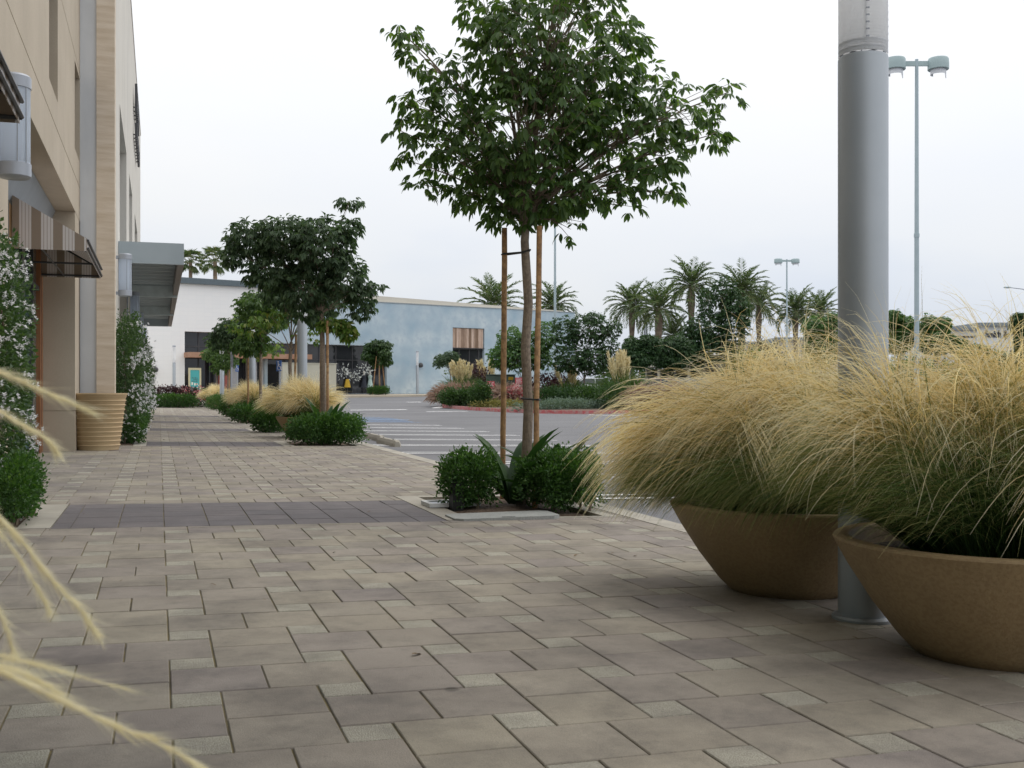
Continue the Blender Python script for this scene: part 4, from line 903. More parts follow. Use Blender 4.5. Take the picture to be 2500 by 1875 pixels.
# ---- flowering vines on the shop wall -------------------------------------------------
def vine(x, y, sx, sy, h, n, nf, leaf, label, seed):
    rng = np.random.default_rng(seed); e = empty('flowering_vine', (x, y, gz(x, y)), label, 'climbing plant', 'white flowering vines along the shop wall')
    P, d = shrub_points(n, sx, sy, h, rng, 4.0, .0, .16); V, Q = place(leaf_tpl2(.55, .2, .12), P, frames(d+rng.normal(0, .7, P.shape), rng.uniform(0, 6.28, n)), leaf*rng.uniform(.7, 1.3, n))
    fast('foliage', V, Q, np.repeat(np.clip(rng.beta(2, 3, n), 0, 1), 2), lm_vine, e)
    d = rdir(nf, rng); d[:, 0] = np.abs(d[:, 0])*.9+.15; d[:, 1] -= .25; d = norm(d); q = (np.abs(d)**4).sum(1)**(-.25)
    C = d*(q*1.0)[:, None]*np.array([sx/2, sy/2, h/2])+np.array([0, 0, h/2]); C += rng.normal(0, .025, C.shape)
    m = 11; FP = np.repeat(C, m, 0)+rng.normal(0, leaf*1.05, (nf*m, 3)); n2 = len(FP); FD_ = rng.normal(size=(n2, 3))+np.repeat(d, m, 0)
    ps, ds = [], []
    for k in range(5):                                        # five petals a flower
        ps.append(FP); a = k*1.2566; fr = frames(FD_); ds.append(fr[:, :, 1]*math.cos(a)+fr[:, :, 2]*math.sin(a)+fr[:, :, 0]*.35)
    V, Q = place(leaf_tpl2(.8, .1, .05), np.concatenate(ps), frames(np.concatenate(ds)), np.full(n2*5, leaf*.62)); fast('blossom', V, Q, np.tile(np.repeat(rng.random(n2), 2), 5), lm_flower, e)
    mb = MB()
    for k in range(7): a = Vector((rng.uniform(-.1, .1), rng.uniform(-.4, .4)*sy, 0)); mb.tube([a, a+Vector((.02, rng.uniform(-.2, .2), h*.35)), a+Vector((-.02, rng.uniform(-.25, .25), h*.75))], [.014, .011, .006], 5)
    mb.build('stem', m_twig, e); return e
vine(-1.13, 8.75, .36, 1.5, 1.98, 12000, 40, .042, 'white flowering vine nearest the camera at the left edge', 1)
vine(-.50, 20.0, .46, 1.6, 2.15, 7500, 30, .055, 'second white flowering vine, behind the ribbed pot', 2)
vine(-.48, 27.2, .5, 1.7, 2.2, 4600, 30, .065, 'third flowering vine, farther along the wall under the canopy', 3)
vine(-.45, 34.3, .55, 2.4, 2.1, 3000, 20, .08, 'farthest and greenest flowering vine on the shop wall', 4)
# ---- broad strap-leaved plant at the nearest tree -------------------------------------
def strap_plant(x, y, n, label, seed=1, L0=.42, wid=.05, group='strap leaved plants under the trees'):
    rng = random.Random(seed); e = empty('strap_leaved_plant', (x, y, gz(x, y)), label, 'plant', group); mb = MB()
    for k in range(n):
        a = rng.uniform(0, 6.28); L_ = L0*rng.uniform(.75, 1.25); el = rng.uniform(.45, 1.3); V = []; Fc = []; hx, hy = math.cos(a), math.sin(a); p = Vector((hx*.03, hy*.03, .02)); S = 9
        for i in range(S+1):
            t = i/S; an = el-.75*t*t; wv = wid*(math.sin(math.pi*min(1, .12+t*.88))**.75)*(1 if t < .97 else .25)
            n_ = Vector((-hy, hx, 0)); up = Vector((-hx*math.sin(an), -hy*math.sin(an), math.cos(an)))
            V += [p-n_*wv+up*wv*.35, p, p+n_*wv+up*wv*.35]; p = p+Vector((hx*math.cos(an), hy*math.cos(an), math.sin(an)))*L_/S
        for i in range(S): q = i*3; Fc += [(q, q+3, q+4, q+1), (q+1, q+4, q+5, q+2)]
        mb.add(V, Fc, 0, True, rng.random())
    mb.build('leaves', lm_broad, e); return e
strap_plant(2.86, 8.72, 19, 'broad strap-leaved plant at the foot of the nearest tree', 4, .74, .066)
strap_plant(3.30, 8.88, 17, 'strap-leaved plant showing behind the wide box bush', 9, .74, .064)
strap_plant(2.9, 19.75, 14, 'strap-leaved plant inside the square box hedge', 6, .85, .07)
# ---- grasses ---------------------------------------------------------------------
def blades(n, root_r, len_rng, spread, wind, grav, wid, seed, segs=9, z0=0.0, lift=1.0, plume=0.0, curlnoise=.12, late=0.0, ntuft=60, tuftk=.35, jit=.30, lean=0.0, thin=0.0, tspread=.13):
    """n thin ribbons growing from a disc; they bend under wind and weight, the more the later along their length. Returns V, Q, t."""
    rng = np.random.default_rng(seed); tuft = rng.integers(0, ntuft, n); ta = rng.uniform(0, 6.283, ntuft); tr_ = root_r*np.sqrt(rng.random(ntuft)); c = np.stack([tr_*np.cos(ta), tr_*np.sin(ta), np.zeros(ntuft)], 1)[tuft]
    p = c+rng.normal(0, root_r*tspread, (n, 3))*[1, 1, 0]; q = np.linalg.norm(p[:, :2], axis=1); p[:, :2] *= np.minimum(1, root_r/np.maximum(q, 1e-6))[:, None]; p[:, 2] = z0
    if thin:                                                  # sparser on the side towards the walkway
        near = -(p[:, 0]*ST+p[:, 1]*CT)/root_r; kp = rng.random(n) > thin*np.clip(near*2.6+.15, 0, 1); p = p[kp]; tuft = tuft[kp]; n = len(p)
    out = p*[1, 1, 0]/root_r; d = norm(np.array([lean, 0, 0])+out*spread+rng.normal(0, jit, (n, 3))*[1, 1, .2]+[0, 0, lift]); L_ = rng.uniform(*len_rng, n); flex = rng.uniform(.72, 1.4, n)*rng.uniform(.85, 1.2, ntuft)[tuft]
    tdir = rng.normal(0, 1, (ntuft, 3))[tuft]*[1, 1, .5]; tdir[:, 2] = -np.abs(tdir[:, 2]); P = [p]; Ds = [d]
    for k in range(segs):
        t = (k+1)/segs; g = (t**late if late else .35+t); d = norm(d+((np.array(wind)+np.array([0, 0, -grav*t]))*g+tdir*tuftk*t)*(flex[:, None])/segs*2.2+rng.normal(0, curlnoise/segs*2.0, (n, 3))); p = p+d*(L_/segs)[:, None]; P.append(p); Ds.append(d)
    P = np.stack(P, 1); Ds = np.stack(Ds, 1); view = norm(rng.normal(0, .5, (n, 1, 3))+np.array([ST, CT, 0]).reshape(1, 1, 3)); s = norm(np.cross(Ds, view)); t = np.linspace(0, 1, segs+1)
    w_ = (wid*rng.uniform(.7, 1.3, n))[:, None]*(np.interp(t, [0, .5, 1], [1, .8, .2])+plume*np.interp(t, [0, .45, .62, .85, 1], [0, 0, 1, .8, .1]))[None]
    V = np.stack([P-s*w_[..., None]/2, P+s*w_[..., None]/2], 2).reshape(n, -1, 3); i = np.arange(segs)*2; Q1 = np.stack([i, i+1, i+3, i+2], 1); Q = (Q1[None]+(np.arange(n)*(2*(segs+1)))[:, None, None]).reshape(-1, 4)
    return V, Q, np.tile(np.repeat(t, 2), (n, 1)), rng
def grassmat(name, stops, trans=.35):
    return leafmat(name, stops, .6, trans, (1.05, 1.0, .8), .3)
gm_green = grassmat('grass_green', [(.030, .070, .018), (.055, .115, .027), (.10, .165, .042), (.28, .29, .11), (.50, .44, .22)], .45)
gm_gold = grassmat('grass_gold', [(.045, .085, .025), (.085, .125, .04), (.30, .26, .10), (.70, .55, .27), (.86, .75, .48), (.93, .88, .68)], .6)
def grass_obj(name, V, Q, pr, m, parent): return fast(name, V.reshape(-1, 3), Q, None, m, parent, point_rnd=pr.ravel(), smooth=True)
WIND = (-.62, -.02, 0.0)
def feather_grass(e, seed, ng, np_, r, k=1.0, wmul=1.0, wind=(-.75, -.05, 0), wd=1.0, g=2.15, th=.92, gg=1.15, gs=.85, gl=1.35):
    V, Q, t, rng = blades(ng, r, (.34*k, .82*k), gs, [v*.62 for v in wind], gg, .0022*wmul, seed, 10, lift=gl, late=1.0, ntuft=46, tuftk=.38, lean=wind[0]*.10); pr = np.clip(t*.68+rng.normal(0, .17, (len(V), 1)), 0, 1); grass_obj('green_blades', V, Q, pr, gm_green, e)
    V, Q, t, rng = blades(np_, r*.85, (.56*k, 1.14*k), .66, wind, g, .00155*wmul, seed+1, 15, lift=1.55, plume=1.0, curlnoise=.22, late=1.2, ntuft=30, tuftk=.9, lean=wind[0]*.24, thin=th, jit=.16, tspread=.055); pr = np.clip(t**1.35*1.05+rng.normal(0, .19, (len(V), 1)), 0, 1); grass_obj('golden_plumes', V, Q, pr, gm_gold, e)
m_pot = mat('tan_cast_stone', (.30, .215, .108), .65, (.375, .275, .15), 1.6, 8, bump=.12, bscale=90, speck=(.20, .12, .06), speck_scale=70, speck_amt=.35)
weather(m_pot, 1.4, .28, .5, 3.5, (1, 1, .5))
m_soil = mat('potting_soil', (.03, .024, .018), .95, (.06, .045, .03), 30, bump=.8)
def bowl():
    e = empty('planter_bowl', (0, 0, 0), '', 'planter', 'wide tan bowls of feather grass'); prof = [(0, 0), (.27, 0), (.29, .006), (.345, .06), (.445, .19), (.535, .33), (.582, .415), (.588, .43), (.584, .438), (.578, .44), (.532, .44), (.526, .436), (.522, .425), (.515, .395), (.50, .355)]
    MB().lathe(prof, 72).build('bowl', m_pot, e)
    s = MB().lathe([(0, .385), (.25, .38), (.506, .365)], 40).build('soil', m_soil, e); return e
bo = bowl(); BSP = []
d1 = at(1926, 0, 5.38); d2 = at(2428, 0, 4.08)
for (x, y, lab) in ((d1.x, d1.y, 'tan bowl planter half hidden by feather grass, left of the thick column'), (d2.x, d2.y, 'tan bowl planter cut by the right edge, nearest the camera')): BSP.append((x, y, lab))
FG = []
for i, (x, y, lab) in enumerate(BSP):
    o = bo if i == 0 else copy_tree(bo); o.location = (x, y, gz(x, y)-.004); o['label'] = lab
    o.rotation_euler = (0, 0, 1.7*i)
GLAB = 'feather grass growing in bowls along the walkway'
e = empty('feather_grass', (d1.x, d1.y, gz(d1.x, d1.y)+.375), 'feather grass in the bowl left of the thick column, blown leftwards', 'grass', GLAB); feather_grass(e, 101, 11500, 9000, .29, 1.02, wind=(-.95, -.05, 0), g=2.9, gg=1.75, gs=1.15, gl=1.05)
e = empty('feather_grass', (d2.x, d2.y, gz(d2.x, d2.y)+.375), 'big feather grass in the right-hand bowl, crossing in front of the thick column', 'grass', GLAB); feather_grass(e, 205, 12000, 8800, .29, 1.0, wind=(-.70, -.05, 0), g=2.5)
fgp = empty('feather_grass', (0, 0, 0), 'x', 'grass', GLAB); feather_grass(fgp, 303, 4200, 6500, .34, .92, 2.6, (-.30, 0, 0), 1, 1.5, .2); first = True
for (px, xx, lab, lab2) in ((744, 2.86, 'feather grass clump just behind the second walkway tree', 'bowl planter behind the second walkway tree hedge'), (615, 2.85, 'feather grass clump beside the fourth walkway tree', 'bowl planter beside the fourth walkway tree'), (530, 2.85, 'small far feather grass clump before the poster stand', 'far bowl planter holding the small tan grass clump')):
    x, y = row(px, xx); o = fgp if first else copy_tree(fgp); first = False; o.location = (x, y, gz(x, y)+.375); o['label'] = lab; o.rotation_euler = (0, 0, .15*len(lab) % .5)
    b_ = copy_tree(bo); b_.location = (x, y, gz(x, y)); b_['label'] = lab2
# third bowl just outside the view on the left: a few seed stalks arch into the picture
def stalk(parent, pts, r, lmv, n=26, rng=None):
    """one seed stalk: smooth curve with a hairy head of fine awns."""
    P = [Vector(p) for p in pts]; C = []
    for i in range(len(P)-1):
        p0, p1, p2, p3 = P[max(i-1, 0)], P[i], P[i+1], P[min(i+2, len(P)-1)]
        for k in range(6):
            t = k/6; C.append(.5*((2*p1)+(p2-p0)*t+(2*p0-5*p1+4*p2-p3)*t*t+(3*p1-3*p2+p3-p0)*t**3))
    C.append(P[-1]); N = len(C); mb = MB(); mb.tube(C, [r*(1-.75*i/(N-1))*random.uniform(.8, 1.25) for i in range(N)], 6, 0, True, True, .75)
    for i in range(3, N-1):
        d = (C[i+1]-C[i]).normalized()
        for k in range(9):
            v = Vector((random.gauss(0, 1), random.gauss(0, 1), random.gauss(0, 1))); v = (d*2.2+v*.35).normalized(); L_ = random.uniform(.010, .034); a = C[i]+v*.001; s = v.cross(Vector((0, .7, .7))).normalized()*r*.28
            mb.add([a-s, a+s, a+v*L_], [(0, 1, 2)], 0, False, random.uniform(.5, 1))
    mb.build('seed_stalk', leafmat('pale_straw', [(.74, .65, .45), (.88, .82, .64), (.93, .90, .78)], .6, .55, (1.1, 1.08, .9)), parent)
cl = at(0, 951, .78); root = at(-2000, 951, .85); rb = Vector((root.x, root.y, gz(root.x, root.y)))
b_ = copy_tree(bo); b_.location = rb; b_['label'] = 'tan bowl planter just outside the left edge of the view'
e = empty('feather_grass', (rb.x, rb.y, rb.z+.375), 'close blurred feather grass whose pale seed stalks reach in at the left edge', 'grass', GLAB); ro = Vector((rb.x, rb.y, rb.z+.375))
def st(dd, r, *pp, h=.45):
    r *= .68
    q = [at(px, py, dd+.02*i) for i, (px, py) in enumerate(pp)]; f = q[0]+(q[0]-q[1])*1.2+Vector((0, 0, .03)); stalk(e, [ro-ro, ro*.45+f*.55-ro+Vector((0, 0, .12)), f-ro]+[p-ro for p in q], r, None)
st(.80, .0022, (-90, 880), (0, 910), (60, 935), (140, 970), (212, 1000)); st(.84, .0022, (-80, 960), (0, 1005), (60, 1040), (115, 1075), (140, 1105))
st(.72, .0022, (-60, 1180), (0, 1265), (60, 1330), (130, 1420), (190, 1480), (225, 1530), (240, 1550)); st(.78, .0014, (-60, 1220), (0, 1300), (70, 1400), (110, 1470), (122, 1495))
st(.70, .0016, (-90, 1590), (0, 1600), (80, 1620), (150, 1640), h=.25); st(.66, .0026, (-90, 1605), (0, 1625), (70, 1650), (140, 1690), h=.25)
st(.62, .0027, (-110, 1600), (0, 1640), (150, 1710), (280, 1770), (400, 1820), (500, 1880), (540, 1930), h=.25); st(.80, .0011, (-60, 1600), (60, 1615), (225, 1660), (310, 1682), h=.25); st(.74, .0018, (-60, 1400), (0, 1500), (30, 1580), (40, 1600))
V, Q, t, rng = blades(700, .42, (.35, .7), .5, (-.9, .1, 0), .6, .0028, 909, 8)
keep = []
for k in range(len(V)):
    W = V[k]+np.array(ro); xc = W[:, 0]*CT-W[:, 1]*ST; zc = W[:, 0]*ST+W[:, 1]*CT
    keep.append(bool(np.all((zc < .1) | (xc/np.maximum(zc, .1) < -.52))))
V = V[np.array(keep)]; t = t[np.array(keep)]; n = len(V); i_ = np.arange(8)*2; Q1 = np.stack([i_, i_+1, i_+3, i_+2], 1); Q = (Q1[None]+(np.arange(n)*18)[:, None, None]).reshape(-1, 4)
if n: grass_obj('green_blades', V, Q, np.clip(t*.8, 0, 1), gm_green, e)
# ================================================================== THE PLANTED ISLAND IN THE CAR PARK
front = [ground(px, py) for px, py in ((1081, 995.5), (1140, 1001), (1221, 1006), (1319, 1009.5), (1426, 1011), (1553, 1009))]
isl_d = [ (p.x*ST+p.y*CT) for p in front ]
back = [gp(1078, 66), gp(1250, 72), gp(1450, 72), gp(1640, 70), gp(1800, 62)]
fr_ = front+[gp(1720, isl_d[-1]-.6), gp(1850, isl_d[-1]-1.0)]
poly = [Vector((p.x, p.y)) for p in fr_]+[Vector((p.x, p.y)) for p in reversed(back)]
cen = sum(poly, Vector((0, 0)))/len(poly)
m_redkerb = mat('red_painted_kerb', (.42, .085, .09), .75, (.52, .15, .15), 1.5, speck=(.38, .30, .28), speck_scale=6, speck_amt=.7)
mb = MB(); n = len(poly)
for i in range(n):
    a, b = poly[i], poly[(i+1) % n]; K = max(1, int((b-a).length/2))
    for k in range(K):
        p, q = a+(b-a)*k/K, a+(b-a)*(k+1)/K; pi, qi = p+(cen-p).normalized()*.16, q+(cen-q).normalized()*.16; zp, zq = gz(p.x, p.y), gz(q.x, q.y)
        mb.add([(p.x, p.y, zp-.1), (q.x, q.y, zq-.1), (q.x, q.y, zq+.15), (p.x, p.y, zp+.15), (pi.x, pi.y, zp+.15), (qi.x, qi.y, zq+.15)], [(0, 1, 2, 3), (3, 2, 5, 4)])
tag(mb.build('island_kerb', m_redkerb), kind='structure')
mb = MB(); P = [(p.x+(cen-p).normalized().x*.15, p.y+(cen-p).normalized().y*.15, gz(p.x, p.y)+.13) for p in poly]+[(cen.x, cen.y, gz(cen.x, cen.y)+.3)]
mb.add(P, [(i, (i+1) % n, n) for i in range(n)], 0, True); tag(mb.build('island_soil', m_mulch), kind='structure')
def isl(px, d): p = gp(px, d); p.z += .14; return p
lm_ib = leafmat('clipped_island_leaf', [(.018, .048, .013), (.032, .075, .018), (.050, .105, .026), (.09, .16, .045)], .5, .25)
def ibush(px, d, sx, h, lab, lm=None, n=2200, leaf=.11, sh=10, grp='rounded green bushes on the car park island', nm='island_bush', cat='shrub', stems=False, seed=None):
    p = isl(px, d); return box_shrub(p.x, p.y, sx, sx*.9, h, n, leaf, lab, lm or lm_ib, seed or int(px), sh, grp, nm, p.z-.05, stems, 0.0, cat, 2.1)
ibush(1107, 55.6, 1.4, .78, 'leftmost rounded green bush on the red kerbed island'); ibush(1143, 55.2, 1.3, .85, 'green bush second from the island left tip')
ibush(1174, 53.4, 1.05, 1.15, 'dark round bush spilling over the red kerb, alone at the front')
ibush(1345, 52.0, 1.6, .95, 'green bush right behind the nearest tree right stake', lm_shrubd); ibush(1395, 53, 1.7, .9, 'low dull bush at the middle of the island', lm_shrubd); ibush(1440, 51.5, 1.6, .95, 'green bush left of the pampas grass foot')
ibush(1500, 50.3, 1.9, 1.15, 'large green bush in front of the pampas grass'); ibush(1470, 52.5, 1.5, .9, 'dark bush beneath the island tree', lm_shrubd)
p = isl(1400, 50.2); tag(box_shrub(p.x, p.y, 5.2, 1.5, .52, 7500, .09, 'silvery spreading groundcover mound along the red kerb', lm_silver, 5, 0, None, 'groundcover', p.z-.18, False, pw=2.0), kind='stuff')
p = isl(1225, 53.2); tag(box_shrub(p.x, p.y, 2.8, .9, .35, 1800, .10, 'yellowish low groundcover behind the red kerb', leafmat('olive_groundcover', [(.15, .15, .04), (.26, .24, .08), (.34, .30, .12)], .7, .2), 6, 0, None, 'groundcover', p.z-.12, False, pw=2.0), kind='stuff')
gm_pink = grassmat('grass_pink', [(.06, .05, .033), (.17, .115, .085), (.30, .20, .155), (.42, .31, .25)], .25)
def fountain(px, d, lab, k=1.0, src=[]):
    p = isl(px, d)
    if not src:
        e = empty('fountain_grass', p, lab, 'grass', 'pink fountain grasses on the island'); V, Q, t, rng = blades(1500, .35, (.7, 1.25), .7, (-.1, 0, 0), 1.0, .022, 71, 8, plume=1.6); grass_obj('plumes', V, Q, np.clip(.1+t*.8+rng.normal(0, .1, (len(V), 1)), 0, 1), gm_pink, e); src.append(e)
    else: e = copy_tree(src[0]); e.location = p; e['label'] = lab; e.rotation_euler = (0, 0, px*1.7 % 6.28)
    e.scale = (k,)*3; return e
for (px, d, lab, k) in ((1100, 58, 'pink fountain grass at the left tip of the island', 1.12), (1138, 58.5, 'pink fountain grass behind the two leftmost bushes', 1.12), (1172, 58, 'pink fountain grass below the left red warning sign', 1.12), (1205, 56.5, 'pink fountain grass left of the near tree left stake', 1.12), (1240, 56, 'pink fountain grass between the two near tree stakes', 1.12), (1268, 57, 'pink fountain grass behind the near tree trunk', 1.12), (1572, 50, 'pink fountain grass right of the pampas grass', 1.12), (1605, 51, 'pink fountain grass beside the carport fence', 1.12), (1640, 50, 'pink fountain grass mostly behind the tan feather grass', 1.12)): fountain(px, d, lab, k)
for (px, d, sx, h, lab) in ((1160, 62, 2.0, 1.9, 'burgundy shrub below the plank-topped window'), (1325, 58, 2.2, 1.6, 'burgundy shrub right of the near tree trunk'), (1375, 60, 2.0, 1.5, 'burgundy shrub under the second island tree'), (1258, 55.5, .8, .9, 'small red flowering plant behind the near tree'), ):
    ibush(px, d, sx, h, lab, lm_redfl if 'small red' in lab else lm_red, 1700, .13, 14, 'burgundy plants on the island', 'burgundy_shrub')
# pampas grass
m_plume = leafmat('pampas_plume', [(.55, .47, .28), (.72, .66, .44), (.84, .80, .60)], .8, .45, (1.1, 1.05, .9))
def pampas(px, d, npl, h, lab, sp=.7, grn=900):
    p = isl(px, d); e = empty('pampas_grass', p, lab, 'grass', 'pampas grasses on the island'); V, Q, t, rng = blades(grn, .4, (h*.5, h*.85), .6, (0, 0, 0), .8, .03, int(px), 8); grass_obj('blades', V, Q, np.clip(t*.45+rng.normal(0, .08, (len(V), 1)), 0, 1), gm_green, e)
    for k in range(npl):
        a = rng.uniform(0, 6.28); q = rng.uniform(0, sp); top = np.array([q*math.cos(a), q*math.sin(a)*.7, h*rng.uniform(.78, 1.05)]); base = np.array([top[0]*.35, top[1]*.35, 0]); L_ = rng.uniform(.65, .95)*h/2.2; ax = norm(top-base); n = 130
        s = rng.random(n); rad = .075*np.sin(np.pi*np.clip(s, .04, .98)**.8)+.01; dd = rdir(n, rng); P = top-ax*L_+ax*L_*s[:, None]+dd*(rad*rng.random(n))[:, None]; D = ax*1.3+dd*.5
        V, Q = place(leaf_tpl2(.22, .1, .15), P, frames(D, rng.uniform(0, 6, n)), rng.uniform(.12, .24, n)); o = fast('plume', V, Q, np.repeat(rng.random(n), 2), m_plume, e)
        MB().tube([base, (base+top)/2, top-ax*L_*.5], .008, 5).build('stalk', mat('dry_stalk', (.35, .30, .17), .8), o)
pampas(1125, 59.5, 16, 2.25, 'pale pampas grass plumes in front of the left of the plank-topped window', .9); pampas(1195, 63, 14, 2.35, 'pampas grass plumes behind the green utility box', 1.1); pampas(1400, 57, 9, 2.0, 'thin tawny pampas plumes under the island tree', 1.2); pampas(1515, 53.5, 22, 2.6, 'largest pampas grass, tawny plumes above dark blades', .85, 1500)
# island trees
def shrub_tree(px, pbase, d, blobs, lab, lm, dens=60, leaf=.2, seed=1, trad=.05, group='bushy trees on the car park island', name='bushy_tree', tz=None, n5=4):
    p = isl(px, d) if d < 75 else gp(px, d); t = tz or 1.3
    return street_tree(p, [p-Vector((0, 0, .05)), p+Vector((.03, 0, t*.5)), p+Vector((0, 0, t))], None, pb(d, 0, blobs), dens*46, leaf, lab, lm, trad, seed, n5, leaf_tpl2(.45, .2, .12), None, 'tree', group, .1, name)
shrub_tree(1272, 0, 58, [(1225, 870, 35, 30, .8), (1250, 830, 40, 35, 1), (1300, 850, 45, 50, 1), (1330, 820, 28, 40, .7), (1330, 880, 25, 20, .5), (1260, 870, 60, 35, 1)], 'bright bushy island tree behind the nearest tree trunk', lm_shrub, 42, .22, 61)
shrub_tree(1426, 0, 56, [(1380, 810, 35, 45, .8), (1440, 800, 55, 38, 1), (1485, 850, 30, 55, .8), (1400, 870, 50, 40, 1), (1450, 880, 50, 35, 1), (1370, 890, 20, 15, .4), (1500, 800, 18, 20, .4), (1450, 775, 25, 18, .5)], 'dense bushy island tree over the silvery groundcover', lm_shrubd, 46, .21, 62)
shrub_tree(1560, 0, 78, [(1545, 850, 25, 30, .8), (1585, 845, 28, 32, .8), (1560, 875, 35, 22, .9)], 'small dark tree in front of the carport left end', lm_shrubd, 36, .3, 63, group='dark trees beyond the car park', tz=2.6)
shrub_tree(1630, 0, 80, [(1620, 855, 30, 30, .9), (1655, 850, 35, 32, 1), (1635, 880, 45, 18, 1)], 'second small dark tree in front of the carport', lm_shrubd, 36, .3, 64, group='dark trees beyond the car park', tz=2.6)
shrub_tree(1745, 0, 84, [(1725, 730, 18, 35, .8), (1770, 710, 30, 40, 1), (1730, 800, 60, 50, 1.4), (1790, 790, 40, 60, 1.2), (1740, 850, 70, 35, 1.5), (1690, 830, 40, 40, 1.2), (1800, 740, 30, 35, 1), (1690, 870, 50, 30, 1.2), (1815, 770, 20, 20, .6)], 'tallest dark tree left of the far double lamp', lm_shrubd, 60, .34, 65, .12, 'dark trees beyond the car park')
shrub_tree(2010, 0, 90, [(1990, 800, 30, 30, 1), (2030, 800, 35, 30, 1), (2010, 850, 50, 40, 1.3), (2035, 780, 20, 20, .6)], 'green tree touching the left side of the thick column', lm_shrub, 46, .36, 66, .1, 'dark trees beyond the car park')
shrub_tree(2195, 0, 80, [(2180, 775, 25, 20, .7), (2210, 800, 35, 30, 1), (2190, 830, 40, 30, 1)], 'green tree between the column and the tall lamp post', lm_shrub, 40, .34, 67, .1, 'dark trees beyond the car park')
shrub_tree(2285, 0, 78, [(2268, 790, 18, 22, .6), (2300, 790, 20, 18, .6), (2285, 830, 45, 35, 1.2), (2330, 840, 30, 20, .8)], 'green tree right of the tall lamp post', lm_shrub, 44, .32, 68, .1, 'dark trees beyond the car park')
shrub_tree(2500, 0, 72, [(2490, 790, 18, 28, .7), (2505, 830, 22, 30, .8), (2495, 870, 25, 20, .8)], 'dark tree cut off by the right edge', lm_shrubd, 40, .3, 69, .1, 'dark trees beyond the car park')
shrub_tree(2400, 0, 74, [(2380, 860, 40, 22, .9), (2430, 880, 40, 25, 1)], 'low green tree below the script sign', lm_shrub, 40, .3, 70, .08, 'dark trees beyond the car park')
def fbush(px, py, d, sx, h, lab, lm, n=1800, leaf=.3):
    p = gp(px, d); return box_shrub(p.x, p.y, sx, sx*.8, h, n, leaf, lab, lm, int(px), 8, 'far bushes along the street', 'far_bush', p.z-.1, False, pw=2.2)
fbush(1860, 0, 88, 4.4, 4.2, 'brownish round bush in front of the cream shop', leafmat('bronze_leaf', [(.05, .05, .025), (.09, .085, .04), (.15, .13, .07)], .5, .2)); e = fbush(1815, 0, 86, 2.8, 3.6, 'yellow flowering bush left of the brownish round bush', lm_shrub)
rng = np.random.default_rng(4); P, d_ = shrub_points(260, 2.9, 2.4, 3.7, rng); P = P[P[:, 2] > 1.9]; V, Q = place(leaf_tpl2(.7, .1, .1), P, frames(rdir(len(P), rng)), rng.uniform(.22, .4, len(P))); fast('blossom', V, Q, rng.random(len(Q)), lm_yel, e)
fbush(1950, 0, 92, 3.0, 2.6, 'low green bush between the palms and the thick column', lm_shrubd); fbush(1690, 0, 96, 9, 3.2, 'long dark bush mass behind the carport', lm_shrubd, 3000); fbush(2230, 0, 96, 10, 3.2, 'long green bush mass right of the column', lm_shrub, 3000)
fbush(2420, 0, 92, 8, 2.6, 'long bush mass below the script sign shop', lm_shrub, 2600); fbush(1560, 0, 99, 8, 3.4, 'dark bush mass left behind the carport', lm_shrubd, 2600)
# ---- palms ---------------------------------------------------------------------------
m_ptrunk = mat('palm_trunk', (.15, .115, .085), .95, (.26, .20, .15), 1.2, bump=1.0, bscale=6, stretch=(1, 1, 2.2))
def date_palm(H, seed, label, nf=40, Lf=3.7, droopy=.85):
    rng = np.random.default_rng(seed); e = empty('date_palm', (0, 0, 0), label, 'palm tree', 'feather palms beyond the car park')
    MB().tube([(0, 0, -.4), (.03, .02, H*.3), (0, .04, H*.62), (0, 0, H*.80), (0, 0, H*.9), (0, 0, H)], [.28, .25, .25, .36, .38, .24], 14).build('trunk', m_ptrunk, e)
    parts = []; mb = MB()
    for k in range(nf):
        a = k*2.39996+rng.uniform(-.2, .2); u = (k+.5)/nf; el = 1.45-1.75*u**1.1; L_ = Lf*rng.uniform(.85, 1.1); S = 9; p = np.array([0, 0, H-.05]); pts = [p]; an = el
        for i in range(S):
            an -= droopy*(.10+.16*(i/S))*(.5+math.cos(max(el, 0))*.8); p = p+np.array([math.cos(a)*math.cos(an), math.sin(a)*math.cos(an), math.sin(an)])*L_/S; pts.append(p)
        pts = np.array(pts); mb.tube([Vector(q) for q in pts], [.035*(1-.85*i/S) for i in range(S+1)], 4, 0, False)
        m = 34; t = np.linspace(.14, 1, m); ix = t*S; i0 = np.minimum(ix.astype(int), S-1); f = (ix-i0)[:, None]; B = pts[i0]*(1-f)+pts[i0+1]*f; T = norm(pts[i0+1]-pts[i0]); sd_ = norm(np.cross(T, [0, 0, 1.0])+1e-5)
        up = np.cross(sd_, T)
        for sg in (1, -1):
            D = T*.75+sd_*sg*.75+up*.25+rng.normal(0, .12, (m, 3))+np.array([0, 0, -.12]); ln = .62*np.sin(np.pi*np.clip(t*.86+.1, 0, 1))**.6*Lf/3.1
            V, Q = place(leaf_tpl2(.17, .1, .14), B, frames(D, rng.normal(0, .5, m)), ln); parts.append((V, Q, np.repeat(np.clip(rng.beta(2, 3, m)+.25*u, 0, 1), 2), 0))
    V, Q, r_, _ = merge(parts); fast('fronds', V, Q, r_, lm_palm, e); mb.build('frond_stems', mat('frond_stem', (.16, .16, .08), .7), e)
    return e
pA = date_palm(9.0, 5, 'x'); pB = date_palm(9.0, 9, 'x', 36, 3.5, .7); usedp = set()
def palm(src, px, ptop, d, lab, s=1.0, rz=0.0, dz=None):
    o = src if src.name not in usedp else copy_tree(src); usedp.add(src.name); p = gp(px, d); zc = CAMZ-(ptop-HY)/F*d      # ptop: image height of the crown centre
    o.location = (p.x, p.y, zc-9.0*s); o.scale = (s,)*3; o.rotation_euler = (0, 0, rz); o['label'] = lab
